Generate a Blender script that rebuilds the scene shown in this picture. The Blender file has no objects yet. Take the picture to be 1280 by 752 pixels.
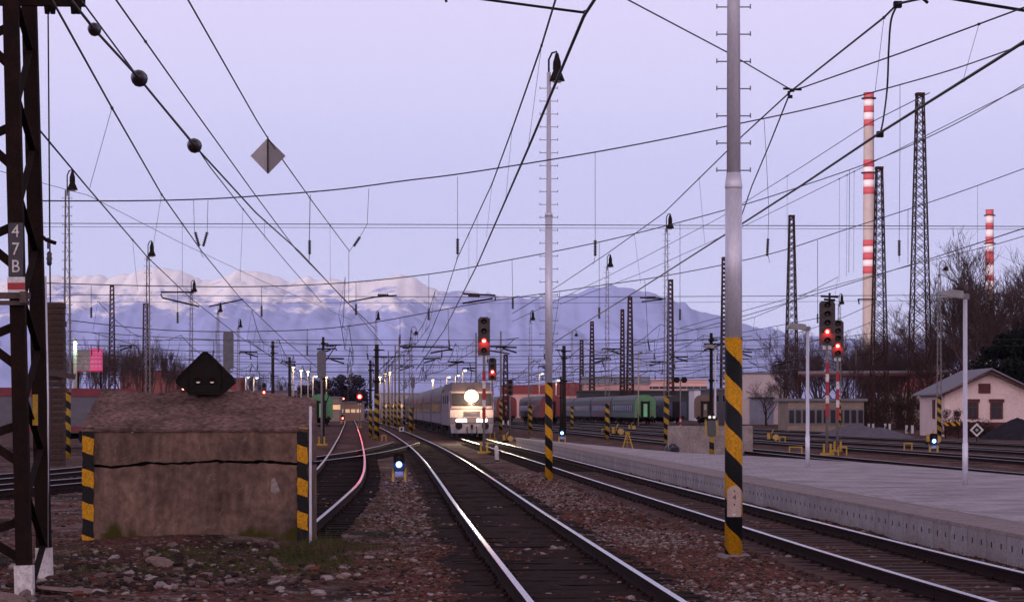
import bpy, math, random
import numpy as np
from mathutils import Vector, Matrix

# ------------------------------------------------------------------ camera, sky, sun, exposure
S = bpy.context.scene
F, HY, H = 2900.0, 512.0, 2.05          # focal length in photo pixels, horizon row, eye height
cd = bpy.data.cameras.new('camera'); cam = bpy.data.objects.new('camera', cd)
S.collection.objects.link(cam); S.camera = cam
cam.location = (0, 0, H); cam.rotation_euler = (math.pi/2, 0, 0)
cd.sensor_width = 36; cd.lens = 36*F/1280; cd.shift_y = (HY-376)/1280
cd.clip_start = .1; cd.clip_end = 80000

SUN_EL, SUN_AZ = 4.5, 209.0             # low sun behind the camera, to its left
W = bpy.data.worlds.new('World'); S.world = W; W.use_nodes = True
nt = W.node_tree; nt.nodes.clear()
def N(t, tree, **k):
    n = tree.nodes.new(t)
    for a, b in k.items(): setattr(n, a, b)
    return n
wo = N('ShaderNodeOutputWorld', nt); bg = N('ShaderNodeBackground', nt)
sky = N('ShaderNodeTexSky', nt, sky_type='NISHITA', sun_disc=False)
sky.sun_elevation = math.radians(SUN_EL); sky.sun_rotation = math.radians(SUN_AZ)
tc = N('ShaderNodeTexCoord', nt); sx = N('ShaderNodeSeparateXYZ', nt)
rp = N('ShaderNodeValToRGB', nt); mx = N('ShaderNodeMix', nt, data_type='RGBA'); sc_ = N('ShaderNodeMix', nt, data_type='RGBA', blend_type='MULTIPLY')
nt.links.new(tc.outputs['Generated'], sx.inputs[0]); nt.links.new(sx.outputs['Z'], rp.inputs[0])
cr = rp.color_ramp; cr.interpolation = 'EASE'
els = [(0.0, (.84, .76, 1.10)), (.045, (.82, .81, 1.22)), (.085, (.79, .77, 1.20)), (.175, (.92, .83, 1.18)), (.40, (.54, .45, .62)), (1.0, (.20, .165, .215))]
while len(cr.elements) < len(els): cr.elements.new(.5)
for e, (p, c) in zip(cr.elements, els): e.position = p; e.color = (*c, 1)
sc_.inputs[0].default_value = 1; sc_.inputs[7].default_value = (.11, .11, .11, 1)
nt.links.new(sky.outputs[0], sc_.inputs[6])
mx.inputs[0].default_value = .90
nt.links.new(sc_.outputs[2], mx.inputs[6]); nt.links.new(rp.outputs[0], mx.inputs[7])
gy_ = N('ShaderNodeMapRange', nt); gy_.inputs[1].default_value = -.05; gy_.inputs[2].default_value = -1.0; nt.links.new(sx.outputs['Y'], gy_.inputs[0])
rz_ = N('ShaderNodeValToRGB', nt); nt.links.new(sx.outputs['Z'], rz_.inputs[0])            # afterglow in the west, behind the camera
for e, (p_, c_) in zip((rz_.color_ramp.elements[0], rz_.color_ramp.elements[1]), ((0, (1, 1, 1, 1)), (.75, (0, 0, 0, 1)))): e.position = p_; e.color = c_
wg = N('ShaderNodeMix', nt, data_type='RGBA', blend_type='MULTIPLY'); wg.inputs[0].default_value = 1; wg.inputs[7].default_value = (2.3, 1.62, 1.55, 1); nt.links.new(rz_.outputs[0], wg.inputs[6])
ad = N('ShaderNodeMix', nt, data_type='RGBA', blend_type='ADD'); nt.links.new(gy_.outputs[0], ad.inputs[0]); nt.links.new(mx.outputs[2], ad.inputs[6]); nt.links.new(wg.outputs[2], ad.inputs[7])
nt.links.new(ad.outputs[2], bg.inputs[0]); bg.inputs[1].default_value = 1.0
nt.links.new(bg.outputs[0], wo.inputs[0])

sl = bpy.data.lights.new('sun', 'SUN'); sl.energy = 5.0; sl.angle = math.radians(1); sl.color = (1, .84, .82)
so = bpy.data.objects.new('sun', sl); S.collection.objects.link(so)
sd = Vector((-.55, -1, math.tan(math.radians(SUN_EL))*1.14)).normalized()   # towards the sun
so.rotation_euler = sd.to_track_quat('Z', 'Y').to_euler()
V = S.view_settings; V.view_transform = 'Standard'; V.look = 'None'; V.gamma = 1; V.exposure = 0
V.use_curve_mapping = False
S.render.engine = 'CYCLES'
S.cycles.use_denoising = True
S.cycles.max_bounces = 6; S.cycles.diffuse_bounces = 2; S.cycles.glossy_bounces = 3
S.cycles.transparent_max_bounces = 8; S.cycles.volume_bounces = 0
S.cycles.sample_clamp_indirect = 4

# ------------------------------------------------------------------ helpers
random.seed(7); np.random.seed(7)
COL = S.collection
def P(px, py, D): return Vector(((px-640)*D/F, D, H-(py-HY)*D/F))       # photo ray at distance D
def G(px, py, z=0.0):                                                    # where a photo ray meets height z
    D = (H-z)*F/(py-HY); return Vector(((px-640)*D/F, D, z))
def lin(h):
    h = h.lstrip('#'); o = []
    for i in (0, 2, 4):
        v = int(h[i:i+2], 16)/255; o.append(v/12.92 if v <= .04045 else ((v+.055)/1.055)**2.4)
    return tuple(o)

MATS = {}
def mat(name, col, rough=.8, metal=0.0, col2=None, scale=6.0, amt=.6, bump=0.0, bscale=40.0, stretch=(1, 1, 1), fine=.25):
    """Principled surface with a large and a small noise between col and col2."""
    if name in MATS: return MATS[name]
    m = bpy.data.materials.new(name); m.use_nodes = True; t = m.node_tree; b = t.nodes['Principled BSDF']
    MATS[name] = m
    c2 = col2 or tuple(x*.6 for x in col)
    co = N('ShaderNodeTexCoord', t); mp = N('ShaderNodeMapping', t); mp.inputs['Scale'].default_value = stretch
    t.links.new(co.outputs['Object'], mp.inputs[0])
    n1 = N('ShaderNodeTexNoise', t); n1.inputs['Scale'].default_value = scale; n1.inputs['Detail'].default_value = 5; n1.inputs['Roughness'].default_value = .65
    t.links.new(mp.outputs[0], n1.inputs['Vector'])
    r = N('ShaderNodeMapRange', t); r.inputs[1].default_value = .5-.5*(1-amt)*.6-.06; r.inputs[2].default_value = .5+.5*(1-amt)*.6+.12
    t.links.new(n1.outputs['Fac'], r.inputs[0])
    mixc = N('ShaderNodeMix', t, data_type='RGBA')
    mixc.inputs[6].default_value = (*col, 1); mixc.inputs[7].default_value = (*c2, 1)
    t.links.new(r.outputs[0], mixc.inputs[0])
    out = mixc.outputs[2]
    if fine:
        n2 = N('ShaderNodeTexNoise', t); n2.inputs['Scale'].default_value = scale*9; n2.inputs['Detail'].default_value = 3
        t.links.new(mp.outputs[0], n2.inputs['Vector'])
        r2 = N('ShaderNodeMapRange', t); r2.inputs[1].default_value = .3; r2.inputs[2].default_value = .7
        r2.inputs[3].default_value = 1-fine; r2.inputs[4].default_value = 1+fine
        t.links.new(n2.outputs['Fac'], r2.inputs[0])
        mm = N('ShaderNodeMix', t, data_type='RGBA', blend_type='MULTIPLY'); mm.inputs[0].default_value = 1
        t.links.new(out, mm.inputs[6]); t.links.new(r2.outputs[0], mm.inputs[7]); out = mm.outputs[2]
    t.links.new(out, b.inputs['Base Color'])
    b.inputs['Roughness'].default_value = rough; b.inputs['Metallic'].default_value = metal
    if rough >= .84: b.inputs['Specular IOR Level'].default_value = .06
    if bump:
        n3 = N('ShaderNodeTexNoise', t); n3.inputs['Scale'].default_value = bscale; n3.inputs['Detail'].default_value = 4
        t.links.new(mp.outputs[0], n3.inputs['Vector'])
        bp = N('ShaderNodeBump', t); bp.inputs['Strength'].default_value = bump; bp.inputs['Distance'].default_value = .03
        t.links.new(n3.outputs['Fac'], bp.inputs['Height']); t.links.new(bp.outputs[0], b.inputs['Normal'])
    return m
def emis(name, col, strength):
    if name in MATS: return MATS[name]
    m = bpy.data.materials.new(name); m.use_nodes = True; b = m.node_tree.nodes['Principled BSDF']
    b.inputs['Base Color'].default_value = (*[c*.5 for c in col], 1)
    b.inputs['Emission Color'].default_value = (*col, 1); b.inputs['Emission Strength'].default_value = strength
    MATS[name] = m; return m
def stripes(name, helix, period, slope=0.0, ca=(.66, .31, .012), cb=(.012, .013, .015), duty=.5, phase=0.0):
    """Hazard bands. helix: metres of descent per turn round a pole; slope: descent per metre on a flat board."""
    m = bpy.data.materials.new(name); m.use_nodes = True; t = m.node_tree; b = t.nodes['Principled BSDF']; MATS[name] = m
    co = N('ShaderNodeTexCoord', t); s = N('ShaderNodeSeparateXYZ', t); t.links.new(co.outputs['Object'], s.inputs[0])
    def M(op, a, bb=None):
        n = N('ShaderNodeMath', t, operation=op)
        for i, x in enumerate((a, bb)):
            if x is None: continue
            if isinstance(x, (int, float)): n.inputs[i].default_value = x
            else: t.links.new(x, n.inputs[i])
        return n.outputs[0]
    v = s.outputs['Z']
    if helix:
        ny = M('MULTIPLY', s.outputs['Y'], -1.0); a = M('ARCTAN2', s.outputs['X'], ny)
        v = M('ADD', v, M('MULTIPLY', a, helix/(2*math.pi)))
    if slope: v = M('ADD', v, M('MULTIPLY', s.outputs['X'], slope))
    nz = N('ShaderNodeTexNoise', t); nz.inputs['Scale'].default_value = 9; t.links.new(co.outputs['Object'], nz.inputs['Vector'])
    v = M('ADD', v, M('MULTIPLY', nz.outputs['Fac'], .03))
    v = M('ADD', v, 100*period+phase)
    fr = M('FRACT', M('DIVIDE', v, period)); k = M('LESS_THAN', fr, duty)
    mixc = N('ShaderNodeMix', t, data_type='RGBA'); mixc.inputs[6].default_value = (*cb, 1); mixc.inputs[7].default_value = (*ca, 1)
    t.links.new(k, mixc.inputs[0])
    n2 = N('ShaderNodeTexNoise', t); n2.inputs['Scale'].default_value = 35; n2.inputs['Detail'].default_value = 6; n2.inputs['Roughness'].default_value = .7
    t.links.new(co.outputs['Object'], n2.inputs['Vector'])
    r = N('ShaderNodeMapRange', t); r.inputs[1].default_value = .35; r.inputs[2].default_value = .62; r.inputs[3].default_value = .50; r.inputs[4].default_value = 1.12
    t.links.new(n2.outputs['Fac'], r.inputs[0])
    mm = N('ShaderNodeMix', t, data_type='RGBA', blend_type='MULTIPLY'); mm.inputs[0].default_value = 1
    t.links.new(mixc.outputs[2], mm.inputs[6]); t.links.new(r.outputs[0], mm.inputs[7])
    t.links.new(mm.outputs[2], b.inputs['Base Color']); b.inputs['Roughness'].default_value = .6; b.inputs['Specular IOR Level'].default_value = .18
    return m

class MB:
    def __init__(s): s.v = []; s.f = []; s.m = []; s.sm = []
    def add(s, vs, fs, mi=0, smooth=False):
        o = len(s.v); s.v += [tuple(x) for x in vs]
        for f in fs: s.f.append(tuple(i+o for i in f)); s.m.append(mi); s.sm.append(smooth)
        return s
    def box(s, c, d, mi=0, M=None, rz=0, taper=1.0):
        x, y, z = d[0]/2, d[1]/2, d[2]/2; k = taper
        vs = [Vector(p) for p in ((-x, -y, -z), (x, -y, -z), (x, y, -z), (-x, y, -z), (-x*k, -y*k, z), (x*k, -y*k, z), (x*k, y*k, z), (-x*k, y*k, z))]
        R = M or Matrix.Rotation(rz, 3, 'Z'); c = Vector(c)
        return s.add([R@p+c for p in vs], [(0, 3, 2, 1), (4, 5, 6, 7), (0, 1, 5, 4), (1, 2, 6, 5), (2, 3, 7, 6), (3, 0, 4, 7)], mi)
    def bar(s, p0, p1, w, h, mi=0):
        p0, p1 = Vector(p0), Vector(p1); d = p1-p0; L = d.length
        zz = d/L; xx = Vector((1, 0, 0)) if abs(zz.x) < .8 else Vector((0, 0, 1)); xx = (xx-zz*xx.dot(zz)).normalized(); yy = zz.cross(xx)
        return s.box((p0+p1)/2, (w, h, L), mi, Matrix((xx, yy, zz)).transposed())
    def tube(s, pts, r, n=6, mi=0, caps=True, smooth=True):
        pts = [Vector(p) for p in pts]; k = len(pts)
        rs = r if isinstance(r, (list, tuple)) else [r]*k
        vs = []; fs = []
        d0 = (pts[1]-pts[0]).normalized(); u = d0.orthogonal().normalized()
        for i, p in enumerate(pts):
            d = (pts[min(i+1, k-1)]-pts[max(i-1, 0)])
            d = d.normalized() if d.length > 1e-9 else d0
            u = (u-d*u.dot(d)); u = u.normalized() if u.length > 1e-6 else d.orthogonal().normalized()
            w = d.cross(u)
            for j in range(n):
                a = 2*math.pi*j/n; vs.append(p+(u*math.cos(a)+w*math.sin(a))*rs[i])
        for i in range(k-1):
            for j in range(n):
                a, b = i*n+j, i*n+(j+1) % n; fs.append((a, b, b+n, a+n))
        nb = len(fs)
        if caps: fs.append(tuple(range(n))[::-1]); fs.append(tuple(range((k-1)*n, k*n)))
        s.add(vs, fs, mi, smooth and n > 4)
        for q in range(len(fs)-nb): s.sm[-1-q] = False
        return s
    def lathe(s, prof, c=(0, 0, 0), n=16, mi=0, M=None, closed=True):
        vs = []; fs = []; c = Vector(c); k = len(prof)
        for r, z in prof:
            for j in range(n):
                a = 2*math.pi*j/n; p = Vector((r*math.cos(a), r*math.sin(a), z)); vs.append((M@p if M else p)+c)
        for i in range(k-1):
            for j in range(n):
                a, b = i*n+j, i*n+(j+1) % n; fs.append((a, b, b+n, a+n))
        nb = len(fs)
        if closed: fs.append(tuple(range(n))[::-1]); fs.append(tuple(range((k-1)*n, k*n)))
        s.add(vs, fs, mi, True)
        for q in range(len(fs)-nb): s.sm[-1-q] = False
        return s
    def prism(s, out, a, b, axis='Y', mi=0, M=None, c=(0, 0, 0)):
        """outline (u,v) extruded along an axis: Y -> (u,t,v); X -> (t,u,v); Z -> (u,v,t)"""
        f = {'Y': lambda u, v, t: (u, t, v), 'X': lambda u, v, t: (t, u, v), 'Z': lambda u, v, t: (u, v, t)}[axis]
        n = len(out); vs = [Vector(f(u, v, a)) for u, v in out]+[Vector(f(u, v, b)) for u, v in out]
        if M: vs = [M@p for p in vs]
        c = Vector(c); vs = [p+c for p in vs]
        fs = [tuple(range(n)), tuple(range(2*n-1, n-1, -1))]+[(i, i+n, (i+1) % n+n, (i+1) % n) for i in range(n)]
        return s.add(vs, fs, mi)
    def build(s, name, mats, parent=None, loc=(0, 0, 0), rz=0, fix=False):
        me = bpy.data.meshes.new(name); me.from_pydata(s.v, [], s.f); me.update()
        mats = mats if isinstance(mats, (list, tuple)) else [mats]
        for m in mats: me.materials.append(m)
        if s.m: me.polygons.foreach_set('material_index', s.m); me.polygons.foreach_set('use_smooth', s.sm)
        if fix:
            import bmesh
            b = bmesh.new(); b.from_mesh(me); bmesh.ops.recalc_face_normals(b, faces=b.faces); b.to_mesh(me); b.free()
        o = bpy.data.objects.new(name, me); COL.objects.link(o)
        o.parent = parent; o.location = loc; o.rotation_euler = (0, 0, rz)
        return o
def tag(o, label=None, cat=None, group=None, kind=None):
    if label: o['label'] = label
    if cat: o['category'] = cat
    if group: o['group'] = group
    if kind: o['kind'] = kind
    return o
def thing(name, label, cat, loc=(0, 0, 0), rz=0, group=None):
    o = bpy.data.objects.new(name, None); COL.objects.link(o); o.location = loc; o.rotation_euler = (0, 0, rz)
    return tag(o, label, cat, group)
def dup(root, loc, rz=0, label=None, scale=None):
    def cp(o, par):
        c = o.copy(); COL.objects.link(c); c.parent = par
        for ch in o.children: cp(ch, c)
        return c
    r = cp(root, None); r.location = loc; r.rotation_euler = (0, 0, rz)
    if label: r['label'] = label
    if scale: r.scale = scale if isinstance(scale, tuple) else (scale,)*3
    return r
def lamp(name, loc, col, watts, size=.1, spot=None, aim=None, parent=None):
    l = bpy.data.lights.new(name, 'SPOT' if spot else 'POINT'); l.energy = watts; l.color = col; l.shadow_soft_size = size
    if spot: l.spot_size = math.radians(spot); l.spot_blend = .6
    o = bpy.data.objects.new(name, l); COL.objects.link(o); o.location = loc; o.parent = parent
    if aim is not None: o.rotation_euler = (-Vector(aim)).to_track_quat('Z', 'Y').to_euler()
    return o
def cat_interp(pts, step):
    """smooth (D, X) path sampled every step metres of D"""
    pts = sorted(pts); D = np.array([p[0] for p in pts], float); X = np.array([p[1] for p in pts], float)
    ds = np.arange(D[0], D[-1]+1e-6, step)
    m = np.zeros(len(D)); s = np.diff(X)/np.diff(D)
    m[1:-1] = (s[:-1]*np.diff(D)[1:]+s[1:]*np.diff(D)[:-1])/(D[2:]-D[:-2]); m[0] = s[0]; m[-1] = s[-1]
    i = np.clip(np.searchsorted(D, ds, side='right')-1, 0, len(D)-2); h = D[i+1]-D[i]; t = (ds-D[i])/h
    x = (2*t**3-3*t**2+1)*X[i]+(t**3-2*t**2+t)*h*m[i]+(-2*t**3+3*t**2)*X[i+1]+(t**3-t**2)*h*m[i+1]
    return ds, x

# ------------------------------------------------------------------ materials
m_steel_dark = mat('dark_weathered_steel', (.011, .008, .008), .85, .0, (.026, .013, .010), 5, .6, .2, 60)
m_rust = mat('rusty_lattice_steel', (.060, .024, .022), .85, .0, (.030, .022, .024), 3, .6)
m_galv = mat('galvanised_pole', (.72, .72, .82), .38, .3, (.58, .58, .66), 5, .5, .05, 30, (1, 1, .3), .08)
m_greypole = mat('grey_painted_pole', (.20, .20, .23), .6, .1, (.13, .13, .15), 4, .5)
m_paleconc = mat('pale_mast_paint', (.22, .20, .21), .8, 0, (.14, .12, .12), 4, .5)
m_black = mat('black_paint', (.010, .010, .011), .84, 0, (.03, .022, .02), 8, .6)
m_wire = mat('wire_metal', (.018, .018, .024), .6, .0, (.03, .025, .03), 5, .5, fine=0)
m_ceram = mat('brown_ceramic', (.035, .025, .03), .35, 0, (.02, .016, .02), 10, .5)
m_wood = mat('dark_wood_pole', (.045, .034, .034), .9, 0, (.022, .018, .018), 6, .5, .2, 50, (1, 1, .1))
m_white = mat('white_paint', (.80, .76, .77), .6, 0, (.40, .37, .36), 12, .7)
m_red = mat('red_paint', (.42, .025, .03), .6, 0, (.28, .02, .03), 9, .6)
m_yellow = mat('yellow_paint', (.50, .30, .02), .6, 0, (.32, .18, .02), 9, .6)
m_glassy = mat('dark_glass', (.02, .022, .03), .12, 0, (.03, .03, .04), 2, .5, fine=0)
m_conc = mat('grey_concrete', (.27, .24, .25), .9, 0, (.17, .145, .145), 2.2, .6, .25, 30)
stp_pole = stripes('hazard_stripes_pole', .70, .70)
stp_mast = stripes('hazard_stripes_mast', .62, .62)
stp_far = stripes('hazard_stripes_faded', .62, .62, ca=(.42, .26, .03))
stp_flat = stripes('hazard_stripes_flat', 0, .49, slope=.35, phase=.12)
stp_rw = stripes('red_white_bands', 0, .60, ca=(.45, .02, .03), cb=(.62, .6, .6))
stp_board = stripes('hazard_stripes_board', 0, .5, slope=1.0)
# ------------------------------------------------------------------ track paths (D, X of the centre line)
PM = [(8, 1.80), (22.8, .94), (33.6, .33), (44.3, -.26), (60.6, -1.12), (75, -1.89), (92.4, -2.86), (120, -4.52), (149, -6.42), (200, -9.9), (250, -13.5), (330, -19.4), (450, -28.4)]
PR = [(8, 7.1), (16, 6.1), (26.9, 5.17), (40.5, 4.29), (62, 2.95), (80, 1.9), (103, .5), (128, -1.1), (156, -2.85), (200, -5.7), (260, -9.6), (330, -14.2), (450, -22)]
PB = [(34.9, -3.95), (49, -4.35), (60, -4.72), (70.8, -5.28), (82.6, -6.0), (107, -7.6), (124, -8.75), (160, -11.2), (220, -15.35), (340, -23.7), (450, -31.5)]
PC = [(50, -13.4), (62, -11.5), (71.7, -9.6), (88, -7.6), (101, -6.62), (118, -6.2), (136, -6.15)]
PG = [(40, -18.2), (62, -14.9), (76, -13.6), (100, -13.3), (140, -15), (200, -19), (320, -27)]
R1 = [(40, 17.2), (66, 14.7), (111, 11.0), (160, 7.6), (200, 5.0), (300, -2), (420, -10.5)]
R2 = [(52, 22.3), (70, 20.6), (91, 19.0), (136, 15.2), (200, 10), (300, 2.5), (420, -7)]
R3 = [(60, 27), (80, 25.3), (109, 23.0), (151, 18.5), (240, 11.3), (340, 3.3), (430, -4)]
R4 = [(90, 31), (130, 27.5), (170, 23.3), (250, 16.5), (300, 12.6), (420, 3)]
R5 = [(120, 34), (160, 29.8), (200, 26.3), (305, 17.5), (430, 7.5)]
def px_at(path, D):
    ds, xs = cat_interp(path, .5); return float(np.interp(D, ds, xs))

# ------------------------------------------------------------------ ground
def vnoise(x, y, seed=0):
    """smooth value noise for arrays"""
    xi = np.floor(x).astype(int); yi = np.floor(y).astype(int); fx = x-xi; fy = y-yi
    fx = fx*fx*(3-2*fx); fy = fy*fy*(3-2*fy)
    def h(a, b):
        n = (a*374761393+b*668265263+seed*1442695041) & 0x7fffffff
        n = ((n ^ (n >> 13))*1274126177) & 0x7fffffff
        return ((n ^ (n >> 16)) & 0xffff)/65535.0
    return (h(xi, yi)*(1-fx)+h(xi+1, yi)*fx)*(1-fy)+(h(xi, yi+1)*(1-fx)+h(xi+1, yi+1)*fx)*fy
def fbm(x, y, o=4, seed=0):
    s = 0; a = 1; t = 0
    for k in range(o): s = s+a*vnoise(x*2**k, y*2**k, seed+k); t += a; a *= .5
    return s/t
mound = lambda X, D: .10*np.exp(-((X+4.3)/2.6)**2-((D-34)/1.6)**2)+.12*np.exp(-((X+4.7)/1.7)**4-((D-34.25)/.5)**2)*(.4+1.2*fbm(X*2.3, D*1.7, 3, 71))
def gz(X, D):
    X = np.asarray(X, float); D = np.asarray(D, float)
    near = np.clip((90-D)/50, 0, 1)*np.clip((D-2)/5, 0, 1)
    return near*(fbm(X*.9, D*.9, 4, 3)-.5)*.11-.02+mound(X, D)
gx = np.concatenate([-np.geomspace(26000, 16, 26), np.arange(-15, 12, .22), np.geomspace(12.3, 26000, 30)])
gy = np.concatenate([[-60, -20, -8], np.arange(2, 60, .24), np.arange(60, 130, 1.2), np.geomspace(132, 24000, 40)])
GX, GY = np.meshgrid(gx, gy); GZ = gz(GX, GY)
me = bpy.data.meshes.new('ground'); nx, ny = len(gx), len(gy)
vs = np.stack([GX, GY, GZ], -1).reshape(-1, 3)
idx = np.arange(nx*ny).reshape(ny, nx)
fs = np.stack([idx[:-1, :-1], idx[:-1, 1:], idx[1:, 1:], idx[1:, :-1]], -1).reshape(-1, 4)
def np_mesh(name, vs, fs, mats, mi=None, smooth=False):
    me = bpy.data.meshes.new(name); k = fs.shape[1]
    me.vertices.add(len(vs)); me.vertices.foreach_set('co', np.asarray(vs, np.float32).ravel())
    me.loops.add(fs.size); me.loops.foreach_set('vertex_index', fs.astype(np.int32).ravel())
    me.polygons.add(len(fs)); me.polygons.foreach_set('loop_start', np.arange(0, fs.size, k, dtype=np.int32))
    me.polygons.foreach_set('loop_total', np.full(len(fs), k, np.int32))
    for m in mats: me.materials.append(m)
    if mi is not None: me.polygons.foreach_set('material_index', np.asarray(mi, np.int32))
    me.polygons.foreach_set('use_smooth', np.full(len(fs), smooth))
    me.update(); me.validate()
    o = bpy.data.objects.new(name, me); COL.objects.link(o); return o
def ground_mat():
    m = bpy.data.materials.new('ballast_and_soil'); m.use_nodes = True; t = m.node_tree; b = t.nodes['Principled BSDF']
    L = t.links.new; co = N('ShaderNodeTexCoord', t)
    def noise(sc, det=4, rough=.6):
        n = N('ShaderNodeTexNoise', t); n.inputs['Scale'].default_value = sc; n.inputs['Detail'].default_value = det
        n.inputs['Roughness'].default_value = rough; L(co.outputs['Object'], n.inputs['Vector']); return n.outputs['Fac']
    def mr(x, a, bb, c=0, d=1):
        n = N('ShaderNodeMapRange', t); n.inputs[1].default_value = a; n.inputs[2].default_value = bb; n.inputs[3].default_value = c; n.inputs[4].default_value = d
        L(x, n.inputs[0]); return n.outputs[0]
    def mix(f, a, c, bt='MIX'):
        n = N('ShaderNodeMix', t, data_type='RGBA', blend_type=bt)
        for i, x in ((0, f), (6, a), (7, c)):
            if isinstance(x, tuple): n.inputs[i].default_value = (*x, 1)
            elif isinstance(x, float): n.inputs[i].default_value = x
            else: L(x, n.inputs[i])
        return n.outputs[2]
    red = (.125, .055, .045); dark = (.034, .022, .020); grey = (.21, .15, .14)
    c = mix(mr(noise(.35), .42, .60), red, dark)
    c = mix(mr(noise(.8, 5), .53, .66), c, grey)
    v = N('ShaderNodeTexVoronoi', t); v.inputs['Scale'].default_value = 24; L(co.outputs['Object'], v.inputs['Vector'])
    sv = N('ShaderNodeSeparateColor', t); L(v.outputs['Color'], sv.inputs[0])
    c = mix(1.0, c, mr(sv.outputs[0], 0, 1, .6, 1.45), 'MULTIPLY')
    bright = mr(sv.outputs[1], .955, .96)
    c = mix(bright, c, (.30, .25, .25))
    c = mix(mr(noise(2.2, 5), .56, .66, 0, .8), c, (.05, .055, .025))      # moss and thin weeds
    L(c, b.inputs['Base Color']); b.inputs['Roughness'].default_value = .95; b.inputs['Specular IOR Level'].default_value = .04
    bp = N('ShaderNodeBump', t); bp.inputs['Strength'].default_value = .9; bp.inputs['Distance'].default_value = .04
    L(mr(v.outputs['Distance'], 0, .06, 1, 0), bp.inputs['Height'])
    bp2 = N('ShaderNodeBump', t); bp2.inputs['Strength'].default_value = .6; bp2.inputs['Distance'].default_value = .06
    L(noise(6, 6, .7), bp2.inputs['Height']); L(bp2.outputs[0], bp.inputs['Normal']); L(bp.outputs[0], b.inputs['Normal'])
    return m
m_ground = ground_mat()
tag(np_mesh('ground', vs, fs, [m_ground], smooth=True), kind='structure')

# ------------------------------------------------------------------ snowy hills
def hills():
    prof = [(-900, 400), (-500, 372), (-200, 352), (0, 352), (60, 346), (95, 343), (130, 345), (160, 342), (185, 334), (205, 332), (225, 338), (245, 345), (262, 350), (280, 344), (300, 338), (318, 337), (335, 341), (350, 346), (362, 352), (374, 347), (386, 345), (400, 349), (420, 350), (440, 352), (460, 350), (480, 347), (500, 342), (515, 347), (530, 354), (550, 362), (580, 362), (610, 366), (650, 371), (690, 373), (715, 366), (740, 360), (765, 357), (790, 360), (815, 366), (840, 374), (870, 386), (905, 396), (950, 408), (1000, 418), (1100, 426), (1300, 436), (1700, 430), (2200, 440)]
    D0, D1 = 20500.0, 16800.0; nx_, ny_ = 900, 170
    px = np.linspace(-900, 2200, nx_); top = np.interp(px, [p[0] for p in prof], [p[1] for p in prof])
    top = top+ (fbm(px/9, px*0, 5, 11)-.5)*9
    t = np.linspace(-.25, 1, ny_)[:, None]; D = D0+(D1-D0)*t
    X = (px[None, :]-640)*D0/F + t*0
    Z0 = (HY-top)[None, :]*D0/F
    tt = np.clip(t, 0, 1)
    fall = (1-tt)**1.15
    xs = X/1000+ .35*(fbm(X/1500, D/1500, 3, 5)-.5)*2
    rdg = lambda f, g, o, sd, a: sum(a**k*(1-np.abs(2*vnoise(xs*f*2**k, D/g*2**k, sd+k)-1)) for k in range(o))/sum(a**k for k in range(o))
    ridge = rdg(1.3, 3400, 7, 21, .55); ridge2 = rdg(4.5, 900, 5, 61, .6)
    Z = Z0*(fall+(ridge-.62)*1.1*tt**1.1*(1-tt)+(ridge2-.5)*.20*tt**.7*(1-tt))
    Z = np.where(t < 0, Z0*(1+t*1.6), Z); Z = np.maximum(Z, -5.0)
    Z = Z+(t > .98)*0
    vs = np.stack([X, np.broadcast_to(D, X.shape), Z], -1).reshape(-1, 3)
    idx = np.arange(nx_*ny_).reshape(ny_, nx_)
    fs = np.stack([idx[:-1, :-1], idx[1:, :-1], idx[1:, 1:], idx[:-1, 1:]], -1).reshape(-1, 4)
    m = bpy.data.materials.new('snow_and_hazed_forest'); m.use_nodes = True; tr = m.node_tree; b = tr.nodes['Principled BSDF']; L = tr.links.new
    ge = N('ShaderNodeNewGeometry', tr); s = N('ShaderNodeSeparateXYZ', tr); L(ge.outputs['Position'], s.inputs[0])
    n1 = N('ShaderNodeTexNoise', tr); n1.inputs['Scale'].default_value = .0034; n1.inputs['Detail'].default_value = 9; n1.inputs['Roughness'].default_value = .68
    L(ge.outputs['Position'], n1.inputs['Vector'])
    def M(op, a, c):
        n = N('ShaderNodeMath', tr, operation=op)
        for i, x in enumerate((a, c)):
            if isinstance(x, (int, float)): n.inputs[i].default_value = x
            else: L(x, n.inputs[i])
        return n.outputs[0]
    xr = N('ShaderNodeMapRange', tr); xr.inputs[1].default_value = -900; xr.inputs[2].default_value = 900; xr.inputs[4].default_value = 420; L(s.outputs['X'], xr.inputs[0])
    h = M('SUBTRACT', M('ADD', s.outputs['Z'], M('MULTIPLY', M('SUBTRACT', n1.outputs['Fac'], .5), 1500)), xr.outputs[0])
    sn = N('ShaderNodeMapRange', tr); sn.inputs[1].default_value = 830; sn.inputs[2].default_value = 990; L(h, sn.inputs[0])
    mx = N('ShaderNodeMix', tr, data_type='RGBA'); mx.inputs[6].default_value = (.27, .30, .66, 1); mx.inputs[7].default_value = (.96, .90, .93, 1)  # forest blue has the distance haze mixed into its colour
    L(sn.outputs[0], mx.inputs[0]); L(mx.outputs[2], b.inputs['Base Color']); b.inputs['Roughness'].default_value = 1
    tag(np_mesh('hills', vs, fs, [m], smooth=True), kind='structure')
hills()
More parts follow.
